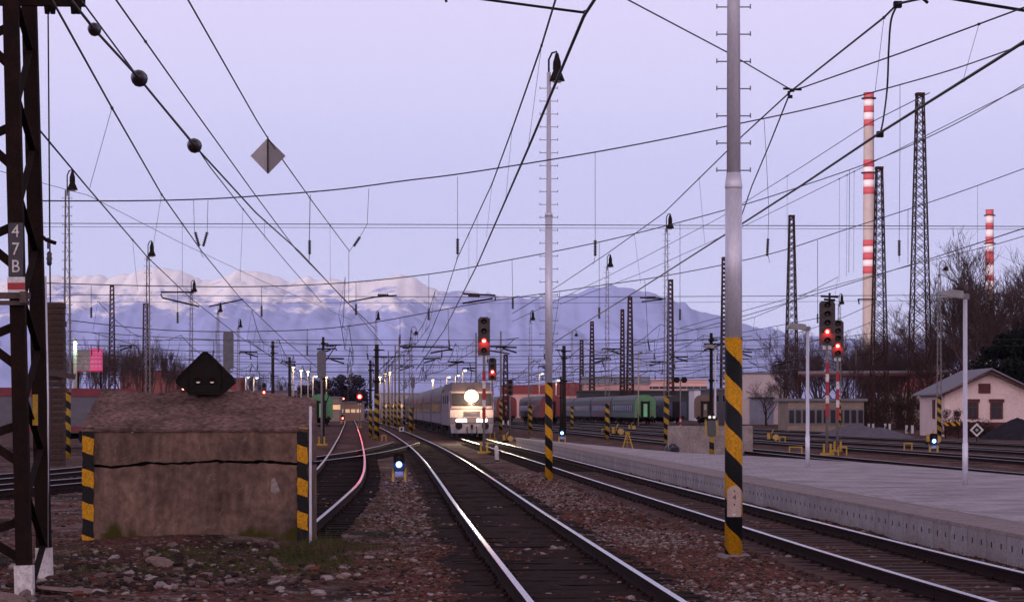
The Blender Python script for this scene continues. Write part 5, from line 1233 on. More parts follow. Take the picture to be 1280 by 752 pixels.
shrub_clump('scrub_bush', 'low brown hedge along the foot of the pink house', 'bush', ((1215-640)*175/F, 175, 0), 4.4, 1.0, m_scrub, .07, 5000, 'scrub by the house', trunk=False, d=1.0)
def heap(px, base, w, h, label, m, name='gravel_heap', seed=1, D=None):
    g = G(px, base) if D is None else Vector(((px-640)*D/F, D, 0)); mb = MB(); rr = random.Random(seed); n, k = 28, 9
    for j in range(k+1):
        for i in range(n):
            a = 2*math.pi*i/n; u = 1-j/k; R_ = u*w/2*(1+.16*math.sin(3*a+seed)+.10*math.sin(7*a)); mb.v.append((R_*math.cos(a), R_*math.sin(a)*.6, h*(1-u**1.3)*(1+.08*rr.random())-.05))
    for j in range(k):
        for i in range(n): a, b = j*n+i, j*n+(i+1) % n; mb.f.append((a, b, b+n, a+n)); mb.m.append(0); mb.sm.append(False)
    mb.f.append(tuple(range(k*n, (k+1)*n))); mb.m.append(0); mb.sm.append(False)
    return tag(mb.build(name, m, None, g), label, 'heap', 'heaps beyond the yard tracks')
m_grav = mat('blue_grey_gravel', (.15, .14, .17), .95, 0, (.10, .09, .11), 3, .6, .6, 12)
heap(1068, 545, 6.5, .95, 'blue grey gravel heap right of the right red signals', m_grav)
heap(1098, 546, 5.5, .75, 'lower flat grey gravel heap under the second tower', m_grav, seed=4)
heap(1272, 551, 6.0, 1.45, 'dark coal like heap in front of the pink house', m_coal, 'coal_heap', 2, 165)
heap(1300, 552, 6, 1.3, 'dark heap cut by the right edge of the photo', m_coal, 'coal_heap', 3, 160)

# ------------------------------------------------------------------ billboard and small yard things
def billboard():
    D = 300; k = D/F; root = thing('billboard', 'lit magenta and grey billboard on posts behind the left yard', 'billboard', ((112-640)*k, D, 0)); L = root.location
    q = lambda x, y: P(x, y, D)-L
    a, b = q(96, 463), q(112.5, 437); f = MB(); f.box(((a.x+b.x)/2, 0, (a.z+b.z)/2), (b.x-a.x, .2, b.z-a.z)); f.build('grey_panel', mat('mottled_poster', (.28, .24, .24), .8, 0, (.12, .13, .12), 1.6, .8), root)
    a, b = q(112.6, 463), q(128, 435); f = MB(); f.box(((a.x+b.x)/2, 0, (a.z+b.z)/2), (b.x-a.x, .25, b.z-a.z)); mp_ = f.build('magenta_panel', emis('magenta_poster', (.62, .05, .20), .55), root)
    for j in range(4):
        for i in range(3): t = MB(); t.box((a.x+.35+i*.45, -.15, b.z-.5-j*.6), (.28, .03, .22)); t.build('poster_mark', mat('poster_pink', (.7, .3, .42)), mp_)
    f = MB(); f.box(((q(96, 0).x+q(128, 0).x)/2, -.1, q(0, 464).z), (3.4, .5, .12)); f.build('walkway', m_red, root)
    for x in (98, 126): p = MB(); t = q(x, 462); p.bar((t.x, .1, 0), (t.x, .1, t.z), .18, .18); p.build('post', m_steel_dark, root)
    lamp('billboard_light', (0, -2.5, a.z+1), (1, .8, .8), 60, .3, parent=root)
billboard()
def yard_light(px, top, label, mt, D, col, grp, w=.14, lit=3.0, arm=0, pw=0, headw=.5):
    k = D/F; z = H-(top-HY)*k; root = thing('yard_lamp', label, 'street lamp', ((px-640)*k, D, 0), 0, grp)
    p = MB(); p.tube([(0, 0, 0), (0, 0, z)], w*.6, 8); p.build('pole', mat('lamp_lit_pole', (.5, .42, .34), .7), root)
    h = MB(); h.box((arm*.5, 0, z), (headw, .3, .16)); ho = h.build('lamp_head', m_greypole, root)
    g = MB(); g.lathe([(.05, -.22), (.18, -.16), (.22, -.08)], (arm*.8, 0, z), 10); g.build('lamp_glass', mt, ho)
    if pw: lamp('yard_lamp_light', (arm*.8, -.3, z-.35), col, pw, .15, parent=root)
    return root
for i, (px, top, D) in enumerate(((366.5, 458, 300), (376.5, 462, 310), (385, 463, 320), (408, 470, 330), (481, 466, 330), (487, 464, 340), (475, 470, 350), (541, 474, 360))):
    yard_light(px, top, 'tall pole with warm lit lamp standing in the far yard', lit_warm, D, (1, .7, .35), 'warm lit lamps of the far yard', pw=90)
for i, (px, top, D, l) in enumerate(((307, 470, 330, 'lamp with small white light above the block, left one'), (317, 471, 300, 'brighter warm white lamp above the block, right one'), (391, 469, 300, 'white lamp right of the row of warm poles'), (569, 468, 300, 'white lamp just left of the train headlight'), (578, 462, 320, 'higher white lamp over the train roof'), (558, 470, 340, 'dim pole with white lamp left over the train'), (695, 474, 330, 'dim white lamp pole left of the wooden pole'), (674, 466, 330, 'pale lit lamp pole behind the thin light mast'))):
    yard_light(px, top, l, lit_cool, D, (1, .85, .7), 'white lamps of the far yard', arm=.5, pw=40)
yard_light(94, 424, 'greenish white lit lamp in front of the billboard', lit_green, 260, (.5, 1, .7), 'white lamps of the far yard', .35, pw=300, headw=.3)
yard_light(798, 440, 'small unlit hooked lamp over the pink factory', m_glassy, 300, (1, 1, 1), 'white lamps of the far yard', arm=.5)

# row of small striped masts beside the oncoming train
row = [(480, 305, 440), (485.5, 275, 432), (490, 330, 446), (494, 250, 436), (499, 222, 446), (505, 290, 428), (661, 300, 462), (595, 210, 470), (626, 205, 470), (1092, 255, 440), (1070, 262, 470)]
first = None
for i, (px, D, top) in enumerate(row):
    k = D/F; loc = ((px-640)*k, D, 0)
    if first is None:
        first = thing('small_mast', 'thin pole with striped foot, one of the row receding beside the train', 'catenary pole', loc, 0, 'thin striped poles of the yard')
        p = MB(); p.tube([(0, 0, 0), (0, 0, 9)], [.11, .07], 8); p.build('pole', m_paleconc, first)
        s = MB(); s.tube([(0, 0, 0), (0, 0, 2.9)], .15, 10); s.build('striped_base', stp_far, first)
        a = MB(); a.tube([(0, 0, 8.2), (1.6, 0, 8.4)], .035, 5); a.tube([(0, 0, 7.2), (1.2, 0, 8.3)], .03, 5); a.build('cantilever', m_black, first)
    else:
        o = dup(first, loc, 0)
        if px > 1000: o['label'] = 'thin pole with striped foot among the towers at the right'
        elif px > 590: o['label'] = 'thin pole with striped foot between the train front and the red coaches'

# yellow ground equipment
def tripod(px, base, label, s=1.0):
    root = thing('derail_post', label, 'track device', G(px, base), 0, 'yellow track devices'); root.scale = (s,)*3
    for x, y in ((-.28, -.1), (.28, -.1), (0, .25)): l = MB(); l.bar((x, y, 0), (x*.15, 0, .85), .06, .06); l.build('leg', m_yellow, root)
    h = MB(); h.box((0, -.02, .86), (.22, .2, .12)); h.build('head', m_yellow, root)
    b = MB(); b.box((0, -.08, .4), (.36, .04, .05)); b.build('crossbar', m_yellow, root)
tripod(784.5, 562, 'yellow tripod stand on the ground beyond the platform, left of the grey wall')
def pointlever(px, base, label, s=1.0, D=None, flip=1, disc=True):
    root = thing('point_lever', label, 'track device', G(px, base) if D is None else Vector(((px-640)*D/F, D, 0)), 0, 'yellow track devices'); root.scale = (s,)*3
    b = MB(); b.box((0, 0, .12), (.6, .4, .22)); b.build('base_box', m_black, root)
    b = MB(); b.tube([(0, 0, .2), (flip*.1, 0, .7), (flip*.25, 0, 1.0)], .04, 6); b.build('lever', m_yellow, root)
    b = MB(); b.box((-flip*.15, -.05, .45), (.22, .2, .5)); b.build('housing', m_yellow, root)
    if disc: w = MB(); w.lathe([(.26, 0), (.26, .06), (.2, .09)], (flip*.42, -.1, .36), 16, 0, RX); w.build('counterweight', mat('amber_paint', (.55, .36, .10), .6), root)
pointlever(769, 545, 'yellow points lever with round weight before the green ended coach')
pointlever(788, 538, 'round yellow counterweight lever on the ground by the green ended coach', .8, flip=1)
pointlever(1163, 556, 'amber points lever beside the right blue dwarf signal', .9)
pointlever(963, 552, 'small amber points lever right of the big striped pole', .8)
pointlever(632, 553, 'points lever with amber disc by the right track, beyond the white post', .7)
def frame_(px, base, w, label):
    root = thing('cable_frame', label, 'track device', G(px, base), 0, 'low yellow frames by the yard tracks'); k = root.location.y/F; hw = w*k/2
    b = MB(); b.box((0, 0, .38), (2*hw, .07, .06)); b.build('top_bar', m_yellow, root)
    for s in (-1, 1): l = MB(); l.box((s*(hw-.03), 0, .19), (.06, .06, .38)); l.build('leg', m_yellow, root)
for px, b, w, l in ((978, 553, 8, 'small yellow frame just right of the warehouse gate'), (994.5, 569, 17, 'wide low yellow frame left of the platform lamp foot'), (1053, 569, 12, 'yellow frame right of the foot of the right signals'), (1135, 563, 11, 'rusty frame between two tower feet over the platform'), (480, 551, 6, 'small yellow frame at the foot of the thick dark striped pole'), (757, 541, 10, 'low yellow box frame left of the striped mast before the maroon coach')):
    frame_(px, b, w, l)
def diamond_sign():
    D = 140; root = thing('diamond_sign', 'white diamond sign with black centre on the ground before the pink house', 'sign', ((1221-640)*D/F, D, 0)); z = H-(537-HY)*D/F
    for r, m, y, n in ((.42, m_white, 0, 'board'), (.27, m_black, -.02, 'black_diamond'), (.12, mat('grey_mark', (.4, .4, .42)), -.04, 'centre_mark')):
        b = MB(); b.prism([(-r, z), (0, z-r), (r, z), (0, z+r)], y-.01, y+.01); b.build(n, m, root, fix=True)
    p = MB(); p.box((0, .04, z/2), (.06, .05, z)); p.build('post', m_black, root)
diamond_sign()
def hazard_board():
    D = 165; k = D/F; root = thing('hazard_barrier', 'horizontal yellow and black barrier board left of the pink house front', 'barrier', ((1190-640)*k, D, 0)); z = H-(529.5-HY)*k
    b = MB(); b.box((0, 0, z), (1.15, .05, .26)); b.build('board', stp_board, root)
    for s in (-1, 1): p = MB(); p.box((s*.45, .05, z/2), (.07, .05, z)); p.build('post', m_steel_dark, root)
hazard_board()
def low_wall():
    D = 106; k = D/F; root = thing('low_wall', 'low blotchy grey concrete wall at the platform end behind the big striped pole', 'wall', ((888-640)*k, D, 0)); w = (941-835)*k; h = H-(532-HY)*k
    b = MB(); b.box((0, .15, h/2), (w, .3, h)); b.build('body', mat('blotchy_concrete', (.36, .31, .29), .9, 0, (.20, .17, .17), 1.6, .8, .2, 20), root)
    for i in range(1, 4): s = MB(); s.box((-w/2+w*i/4, -.004, h/2), (.02, .01, h-.02)); s.build('joint', m_conc, root)
    for x in (943, 951):
        pass
low_wall()
def bag():
    g = G(841, 568); mb = MB(); rr = random.Random(8); n, k = 18, 9
    for j in range(k+1):
        ph = math.pi*j/k
        for i in range(n):
            a = 2*math.pi*i/n; q = 1+.14*math.sin(3*a+j)+.10*rr.uniform(-1, 1); mb.v.append((.34*q*math.sin(ph)*math.cos(a), .26*q*math.sin(ph)*math.sin(a), .27-.29*math.cos(ph)*(1+.1*rr.random())))
    for j in range(k):
        for i in range(n): a, b = j*n+i, j*n+(i+1) % n; mb.f.append((a, b, b+n, a+n)); mb.m.append(0); mb.sm.append(False)
    tag(mb.build('rubbish_bag', mat('dark_plastic', (.03, .03, .045), .35, 0, (.05, .05, .07), 5, .6), None, g), 'crumpled dark plastic bag leaning against the low grey wall', 'bag')
bag()
def twin_lamp():
    D = 104; k = D/F; root = thing('twin_lamp_box', 'grey box with twin round lamps and striped foot at the low grey wall', 'signal box', ((889-640)*k, D, 0)); q = lambda x, y: P(x, y, D)-root.location
    p = MB(); p.tube([(0, -.25, 0), (0, -.25, q(0, 543).z)], .11, 12); p.build('striped_base', stp_far, root)
    b = MB(); z0, z1 = q(0, 545).z, q(0, 525).z; b.box((0, -.25, (z0+z1)/2), (.36, .25, z1-z0)); b.build('box', mat('grey_box', (.10, .105, .11)), root)
    for s in (-1, 1): l = MB(); l.lathe([(.07, 0), (.06, .05)], (s*.10, -.38, q(0, 521).z), 14, 0, RX); l.build('lens', emis('milky_lamp', (.9, .85, .8), .7), root); y = MB(); y.box((s*.26, -.25, (z0+z1)/2+.05), (.08, .1, z1-z0)); y.build('yellow_strip', m_yellow, root)
    b = MB(); b.prism([(-.3, z1), (.3, z1), (0, z1+.45)], -.3, -.18); b.build('hood', m_black, root, fix=True)
twin_lamp()
def twin_round(px, y, label):
    D = 225; k = D/F; z = H-(y-HY)*k; root = thing('twin_signal', label, 'signal', ((px-640)*k, D, 0)); p = MB(); p.tube([(0, 0, 0), (0, 0, z+.1)], .06, 8); p.build('mast', m_paleconc, root)
    for s in (-1, 1): d = MB(); d.lathe([(.30, 0), (.30, .1), (.2, .2)], (s*.36, -.05, z), 16, 0, RX); d.build('round_board', m_black, root)
    s = MB(); s.tube([(0, 0, 0), (0, 0, 1.4)], .09, 10); s.build('striped_base', stp_rw, root)
twin_round(850.5, 474.5, 'mast with two round black discs left of the white hall wall')
def marker_post():
    g = G(621.5, 577); root = thing('marker_post', 'leaning short white marker post between the two near tracks', 'post', g); b = MB()
    b.tube([(0, 0, -.1), (-.03, 0, .52), (-.035, 0, .60), (-.035, 0, .66)], [.085, .08, .07, .03], 14); b.build('body', m_white, root)
    c = MB(); c.tube([(-.005, 0, 0), (-.006, 0, .08)], .09, 14); c.build('muddy_foot', m_scrub, root)
marker_post()
def hand_board(px, base, label):
    D = H*F/(base-HY); root = thing('number_board', label, 'sign', G(px, base)); b = MB(); b.box((0, 0, .35), (.42, .05, .42)); b.build('board', m_white, root); p = MB(); p.box((0, .04, .1), (.05, .04, .2)); p.build('post', m_black, root)
    t = MB(); t.box((0, -.03, .35), (.16, .01, .22)); t.build('mark', m_black, root)
hand_board(502, 541, 'small square white board beside the curved track before the train')
def stone(px, py, s, label, m, seed, fl=.6, cat='stone', name='rubble_stone', grp=None, w=1.0):
    g = G(px, py); g.z = float(gz(g.x, g.y)); rr = random.Random(seed)
    import bmesh
    bm = bmesh.new(); bmesh.ops.create_icosphere(bm, subdivisions=2, radius=s)
    for v in bm.verts:
        q = 1+rr.uniform(-.22, .22); v.co = Vector((v.co.x*q*w, v.co.y*q, v.co.z*q*fl))
    me = bpy.data.meshes.new(name); bm.to_mesh(me); bm.free(); me.materials.append(m)
    o = bpy.data.objects.new(name, me); COL.objects.link(o); o.location = g+Vector((0, 0, s*fl*.4)); o.rotation_euler = (rr.uniform(-.2, .2), rr.uniform(-.2, .2), rr.uniform(0, 6))
    tag(o, label, cat, grp or 'single stones on the ground')
mss = mat('sandstone_chunk', (.27, .19, .165), .9, 0, (.17, .12, .11), 5, .6)
stone(200, 706, .17, 'large reddish broken slab on the ground under the concrete block', mss, 2, .45, w=1.3)
stone(104, 738, .22, 'long flat pale slab at the bottom left between mast and rubble', mss, 3, .22, w=2.3)
stone(5, 748, .2, 'pale flat stone at the bottom left corner', mss, 6, .35, w=1.6)
stone(788, 750, .05, 'round pale cobble inside the right rail at the bottom', m_st[4], 4, .7)
stone(658, 711, .045, 'single orange brown cobble between the rails of the curved track', mat('orange_cobble', (.25, .11, .07)), 5, .7)
stone(399, 739, .10, 'pale broken rock in the rubble right of the concrete block', m_st[4], 7, .5)
stone(427, 722, .09, 'pinkish rock at the edge of the weeds', mss, 9, .5)
stone(290, 707, .045, 'small round white stone under the block, right part', m_st[4], 12, .8)
# ------------------------------------------------------------------ overhead wires
GW = 'catenary wires over the yard'
def wire_thing(label, name='overhead_wire', cat='overhead wire', loc=(0, 0, 0), group=GW): return thing(name, label, cat, loc, 0, group)
def insulator_mb(p0, p1, r=.075, n=7):
    p0, p1 = Vector(p0), Vector(p1); d = p1-p0; L = d.length; M = d.to_track_quat('Z', 'Y').to_matrix(); mb = MB(); pr = [(r*.3, 0)]
    for i in range(n): pr += [(r*.5, L*(i+.15)/n), (r, L*(i+.4)/n), (r*.5, L*(i+.75)/n)]
    pr.append((r*.3, L)); mb.lathe(pr, p0, 10, 0, M); return mb
def wpt(px, py, z): D = (z-H)*F/(HY-py); return P(px, py, D)
def smooth(pts, k=6):
    out = []
    n = len(pts)
    for i in range(n-1):
        p0, p1, p2, p3 = pts[max(i-1, 0)], pts[i], pts[i+1], pts[min(i+2, n-1)]
        for j in range(k):
            t = j/k; out.append(.5*((2*p1)+(p2-p0)*t+(2*p0-5*p1+4*p2-p3)*t*t+(3*p1-p0-3*p2+p3)*t**3))
    out.append(pts[-1]); return out
def run_wire(label, pts, z, r=.012, drops=(), balls=(), wide=None):
    """a wire running away from the camera; pts are photo points, z its height (single or per point)"""
    zs = z if isinstance(z, (list, tuple)) else [z]*len(pts)
    W3 = [wpt(x, y, zz) for (x, y), zz in zip(pts, zs)]; root = wire_thing(label, loc=W3[0]); o = W3[0]; E3 = list(W3)
    for e, q in ((0, 1), (-1, -2)):      # wires that leave the photo carry on to their next support
        if pts[e][1] < 6 or not 0 < pts[e][0] < 1280:
            x = E3[e]+(E3[e]-E3[q]).normalized()*22; E3 = [x]+E3 if e == 0 else E3+[x]
    S3 = [p-o for p in E3]
    w = MB(); w.tube(S3, [max(r, r*p.y/90) for p in E3], 6); w.build('wire', m_wire, root)
    def at(x, y):
        best = min(range(len(pts)-1), key=lambda i: abs((pts[i][0]+pts[i+1][0])/2-x)+abs((pts[i][1]+pts[i+1][1])/2-y))
        a, b = Vector(pts[best]), Vector(pts[best+1]); t = max(0, min(1, (Vector((x, y))-a).dot(b-a)/(b-a).length_squared))
        wa, wb = W3[best], W3[best+1]; t2 = t*(1/wb.y)/((1-t)/wa.y+t/wb.y) if True else t
        return wa.lerp(wb, t2)
    for (x, y, x2, y2) in drops:
        p = at(x, y); q = P(x2, y2, p.y); d = MB(); d.tube([p-o, q-o], .0045*max(1, p.y/60), 4); d.build('dropper', m_wire, root)
        c = MB(); c.box(p-o, (.035*max(1, p.y/60),)*3); c.build('clamp', m_black, root)
    for (x, y, s) in balls:
        p = at(x, y); i = min(range(len(pts)-1), key=lambda j: abs(pts[j][0]-x)); d = (W3[i+1]-W3[i]).normalized(); M = d.to_track_quat('Z', 'Y').to_matrix()
        b = MB(); b.lathe([(.02, -.16*s), (.05*s, -.12*s), (.075*s, -.06*s), (.055*s, -.02*s), (.08*s, .03*s), (.06*s, .07*s), (.05*s, .12*s), (.02, .16*s)], p-o, 12, 0, M); b.build('insulator', m_ceram, root)
    return root
def span_wire(label, pts, D, r=.014, drops=(), ins=(), extra=()):
    """a wire crossing the yard at distance D; drops: (x, y0, x1, y1) hanging rods; ins: (x0,y0,x1,y1) ribbed insulators"""
    o = P(*pts[0], D); root = wire_thing(label, 'cross_span', loc=o, group='cross spans over the yard'); k = D/59.0
    S3 = [P(x, y, D)-o for x, y in pts]; w = MB(); w.tube(smooth(S3) if len(S3) > 2 else S3, r, 6); w.build('wire', m_wire, root)
    for e in extra: w = MB(); w.tube([P(x, y, D)-o for x, y in e], r*.6, 5); w.build('lower_wire', m_wire, root)
    for d in drops: w = MB(); w.tube([P(d[i], d[i+1], D)-o for i in range(0, len(d), 2)], .008*k, 4); w.build('hanger', m_wire, root)
    for (x0, y0, x1, y1) in ins:
        insulator_mb(P(x0, y0, D)-o, P(x1, y1, D)-o, .052*k**.5, 6).build('insulator', m_ceram, root)
    return root
# longitudinal wires, upper left
run_wire('wire entering at the top left and dropping steeply past the diamond plate', [(137, -12), (145, 0), (232, 123), (320, 245), (370, 312), (435, 378), (478, 430)], 7.0, .012, [(182, 52, 182, 52.5)])
run_wire('wire carrying the grey diamond plate', [(229, -12), (235, 0), (320, 149), (335, 173), (357, 205), (395, 258), (437, 314)], 7.2, .012, [(387, 247, 386, 330), (413, 281, 413, 352)])
run_wire('heavy wire with three dark insulator balls at the upper left', [(92, 4), (118, 37), (174, 98), (243, 182), (320, 266), (375, 315), (430, 374), (470, 412)], 6.6, .017, [(330, 276, 331, 300)], [(118, 37, 1.0), (174, 99, 1.45), (243, 183, 1.6)])
run_wire('thin twin running beside the heavy wire with insulator balls', [(104, 4), (170, 93), (243, 180), (262, 208), (320, 282), (360, 330), (402, 378)], 6.7, .011, [(303, 262, 300, 352)])
run_wire('wire falling from the portal beam across the snowy peaks', [(66, 2), (140, 135), (202, 243), (253, 315), (300, 372), (350, 420), (400, 462)], 6.1, .013, [(140, 135, 112, 235), (202, 243, 190, 316), (227, 280, 228, 358)], [])
run_wire('wire leaving the lattice mast towards the light masts at the left', [(43, 155), (110, 235), (185, 322), (240, 374), (300, 421), (360, 458)], 5.8, .013, [(165, 300, 172, 362)])
run_wire('faint wire crossing low behind the tall mast at the left', [(-10, 211), (50, 228), (110, 244), (225, 303), (330, 352), (440, 400)], 7.6, .008)
# centre
run_wire('upper messenger wire falling from the top centre left of the slim silver mast', [(698, -12), (677, 57), (640, 162), (615, 230), (572, 322), (555, 375), (528, 440)], 7.3, .014, [(677, 57, 660, 186), (640, 162, 632, 250), (615, 230, 608, 296), (597, 270, 596, 330), (587, 292, 586, 352)])
run_wire('lower contact wire falling from the top centre to the train', [(751, -12), (730, 20), (660, 186), (632, 250), (597, 330), (555, 413), (520, 462)], 5.9, .017, [(597, 330, 597, 331)])
# right
run_wire('heavy contact wire rising from the tracks to the upper right corner', [(1290, 46), (1240, 78), (1100, 166), (1000, 233), (927, 280), (800, 361), (740, 398), (680, 436)], 5.9, .019, [(1204, 101, 1204, 100)])
run_wire('messenger wire running from the knot left of the chimney down to the left', [(990, 113), (930, 168), (830, 266), (760, 316), (700, 356), (640, 392)], 7.3, .014, [(877, 226, 881, 304), (793, 293, 801, 354)])
run_wire('thick messenger wire rising from the knot to the top edge', [(990, 113), (1105, 22), (1122, 5), (1140, 1), (1165, -4)], 7.3, .016, [(1105, 22, 1094, 114)])
run_wire('wire from the knot out to the right edge', [(990, 113), (1005, 109), (1130, 65), (1265, 15), (1290, 6)], 7.6, .012, [(1224, 31, 1204, 100)])
run_wire('wire from the top edge down to the knot left of the chimney', [(775, -6), (785, 0), (910, 66), (990, 113)], 7.9, .012)
run_wire('slack wire hanging from the knot down behind the big striped pole', [(986, 120), (962, 180), (940, 232), (925, 275)], [7.0, 6.8, 6.5, 6.3], .012)
def cable():
    pts = [wpt(1122, 6, 7.3), wpt(1114, 25, 7.2), wpt(1111, 60, 7.0), wpt(1109, 110, 6.6), wpt(1104, 150, 6.1), wpt(1100, 168, 5.9)]
    root = wire_thing('looping black jumper cable between upper and lower wire left of the towers', 'jumper_cable', 'cable', pts[0]); m = MB(); m.tube(smooth([p-pts[0] for p in pts]), .014, 6); m.build('cable', m_wire, root)
    c = MB(); c.box((0, 0, 0), (.10, .1, .08)); c.build('clamp', m_black, root); c = MB(); c.box(pts[-1]-pts[0], (.09, .1, .08)); c.build('clamp', m_black, root)
cable()
def knot():
    p = wpt(990, 113, 7.3); root = wire_thing('dark clamp knot where several wires meet at the upper right', 'wire_clamp', 'clamp', p); k = p.y/F
    for dx, dy, w, h in ((0, 0, 6, 4), (-7, -2, 8, 2.5), (8, -1, 8, 2.5), (-2, 8, 5, 4), (-4, 4, 3, 6)): c = MB(); c.box((dx*k, 0, -dy*k), (w*k, .04, h*k)); c.build('clamp_jaw', m_black, root)
knot()
run_wire('thin wire crossing behind the chimney top', [(1162, 116), (1085, 155), (1000, 210), (900, 272), (760, 345), (640, 402)], 8.8, .010, [(984, 220, 984, 292)])
run_wire('thin wire rising left to right just under the chimney bands', [(1290, 104), (1240, 128), (1105, 196), (1040, 228), (915, 290), (800, 342), (700, 380)], 9.0, .010, [(1050, 225, 1049, 352), (1059, 219, 1058, 345), (1068, 215, 1067, 340)])
run_wire('faint wire low over the platform lamps rising to the right', [(1290, 282), (1170, 321), (1050, 358), (940, 392), (820, 425), (720, 448)], 6.6, .014, [(1222, 304, 1222, 232)])
run_wire('faint wire close above the bare trees rising to the right', [(1290, 292), (1250, 304), (1165, 325), (1060, 352), (960, 380), (850, 410)], 7.6, .012, [(1225, 309, 1290, 336)])
# cross spans
span_wire('nearest cross span sweeping from the left mast up to the right edge', [(45, 251), (160, 251), (250, 249), (320, 245), (420, 237), (505, 226), (570, 218), (655, 205), (745, 190), (830, 174), (917, 156), (1020, 134), (1125, 106), (1200, 84), (1290, 52)], 59, .017,
 [(242, 250, 243, 290), (260, 250, 259, 290), (388, 243, 387, 300), (461, 236, 459, 280, 450, 296), (572, 221, 572, 298), (744, 190, 744, 300), (955, 148, 958, 200, 961, 262, 960, 298), (1125, 106, 1125, 180, 1124, 300), (1124, 318, 1124, 328), (250, 313, 254, 322), (387, 318, 386, 330), (441, 308, 436, 315, 436, 378), (572, 318, 570, 328), (744, 320, 742, 330), (960, 318, 962, 328)],
 [(244, 290, 249, 308), (259, 290, 254, 308), (387, 300, 387, 318), (450, 296, 442, 308), (572, 298, 572, 318), (744, 300, 744, 320), (960, 298, 959, 320), (1124, 300, 1124, 320)])
span_wire('long level pair of wires crossing the whole photo above the peaks', [(45, 279), (1290, 283)], 59, .010, extra=[[(45, 283.5), (1290, 286.5)]])
span_wire('second cross span sagging low over the snowy peaks', [(40, 353), (180, 357), (320, 358), (435, 353), (540, 342), (620, 328), (760, 300), (915, 260), (1010, 230), (1105, 196), (1200, 152), (1290, 100)], 100, .021,
 [(114, 357, 114, 384), (222, 358, 222, 390), (327, 358, 327, 382), (445, 352, 445, 380), (536, 342, 536, 386), (640, 324, 641, 372), (749, 302, 749, 384), (850, 278, 850, 386), (1062, 212, 1061, 340)],
 [(114, 384, 114, 397), (222, 390, 222, 404), (327, 382, 327, 396), (445, 380, 445, 394), (536, 386, 536, 400), (749, 384, 749, 398), (850, 386, 850, 400), (641, 372, 641, 386)])
span_wire('level pair of wires at the height of the snow line', [(40, 368), (640, 371), (1290, 368)], 100, .014, extra=[[(40, 377), (640, 379), (1290, 375)]])
span_wire('third cross span rising to the right through the towers', [(85, 400), (200, 412), (320, 414), (439, 407), (597, 379), (720, 361), (835, 344), (960, 318), (1060, 286), (1185, 245), (1290, 207)], 158, .03,
 [(270, 413, 270, 430), (384, 411, 384, 432), (500, 398, 500, 418), (560, 386, 561, 424), (700, 364, 690, 430), (806, 350, 810, 425), (1135, 262, 1135, 330), (1022, 300, 1022, 392)],
 [(384, 432, 384, 444), (500, 418, 500, 430), (561, 424, 562, 436), (690, 430, 690, 443), (810, 425, 812, 438), (1022, 392, 1022, 404)])
span_wire('level wire low over the yard at the height of the signal heads', [(85, 425), (1290, 424)], 158, .02, extra=[[(85, 431), (1290, 432)]])
for i, (D, y0, yl, l) in enumerate(((205, 432, 438, 'fourth cross span, thin, low over the yard masts'), (250, 446, 449, 'fifth cross span, thin, lower over the yard'), (300, 456, 459, 'sixth cross span, just above the far lamps'), (360, 466, 468, 'far seventh cross span near the roofs'), (430, 474, 475, 'farthest cross span skimming the roofs'))):
    rr = random.Random(i+30); pts = [(x, y0-(abs(x-560)/560.0)**2*(26-4*i)+rr.uniform(-.5, .5)) for x in range(85, 1000, 95)]
    dr = []; ins_ = []
    for j in range(12-i//2):
        x = 110+72*j+rr.uniform(-14, 14); yt = y0-(abs(x-560)/560.0)**2*(26-4*i); L = rr.uniform(5, 16)*(205/D)**.5
        dr.append((x, yt, x+rr.uniform(-1, 1), yt+L)); ins_.append((x, yt+L, x+rr.uniform(-1.5, 1.5), yt+L+8*205/D))
    span_wire(l, pts, D, .03+.006*i, dr, ins_, extra=[[(85, yl), (1000, yl)], [(85, yl+7-i), (1000, yl+7-i)]])
# longitudinal wires over each track converging in the distance
def over_track(path, d0, d1, zc, label, step=50, side=.25):
    o = None; ds = np.arange(d0, d1+1, step/6.0); pts = []; low = []
    for i, d in enumerate(ds):
        t = ((d-d0) % step)/step; x = px_at(path, min(d, path[-1][0])); zig = side*(1 if int((d-d0)/step) % 2 else -1)
        pts.append(Vector((x+zig*(1-2*abs(t-.5)), d, zc+1.5-1.0*(1-(2*t-1)**2)))); low.append(Vector((x+zig, d, zc)))
    o = pts[0].copy(); root = wire_thing(label, loc=o)
    for nm, P3 in (('messenger_wire', pts), ('contact_wire', low)):
        w = MB(); w.tube([p-o for p in P3], [max(.012, .012*p.y/90) for p in P3], 5); w.build(nm, m_wire, root)
    for i in range(0, len(ds)):
        d = MB(); d.tube([pts[i]-o, low[i]-o], .005*max(1, ds[i]/70), 3); d.build('dropper', m_wire, root)
over_track(PB, 90, 430, 5.7, 'catenary over the dead end track')
over_track(PM, 100, 430, 5.7, 'catenary over the curved centre track')
over_track(PR, 130, 430, 5.7, 'catenary over the oncoming train')
over_track(R1, 90, 410, 5.7, 'catenary over the first yard track beyond the platform')
over_track(R2, 110, 410, 5.7, 'catenary over the second yard track beyond the platform')
over_track(R3, 130, 420, 5.7, 'catenary over the third yard track beyond the platform')
over_track(R5, 200, 420, 5.7, 'catenary over the parked coaches with the green end')
over_track([(100, -19), (430, -40)], 110, 410, 5.7, 'catenary over the red freight wagons at the left')
over_track([(100, -12), (430, -36)], 120, 410, 5.7, 'catenary left of the dead end track')
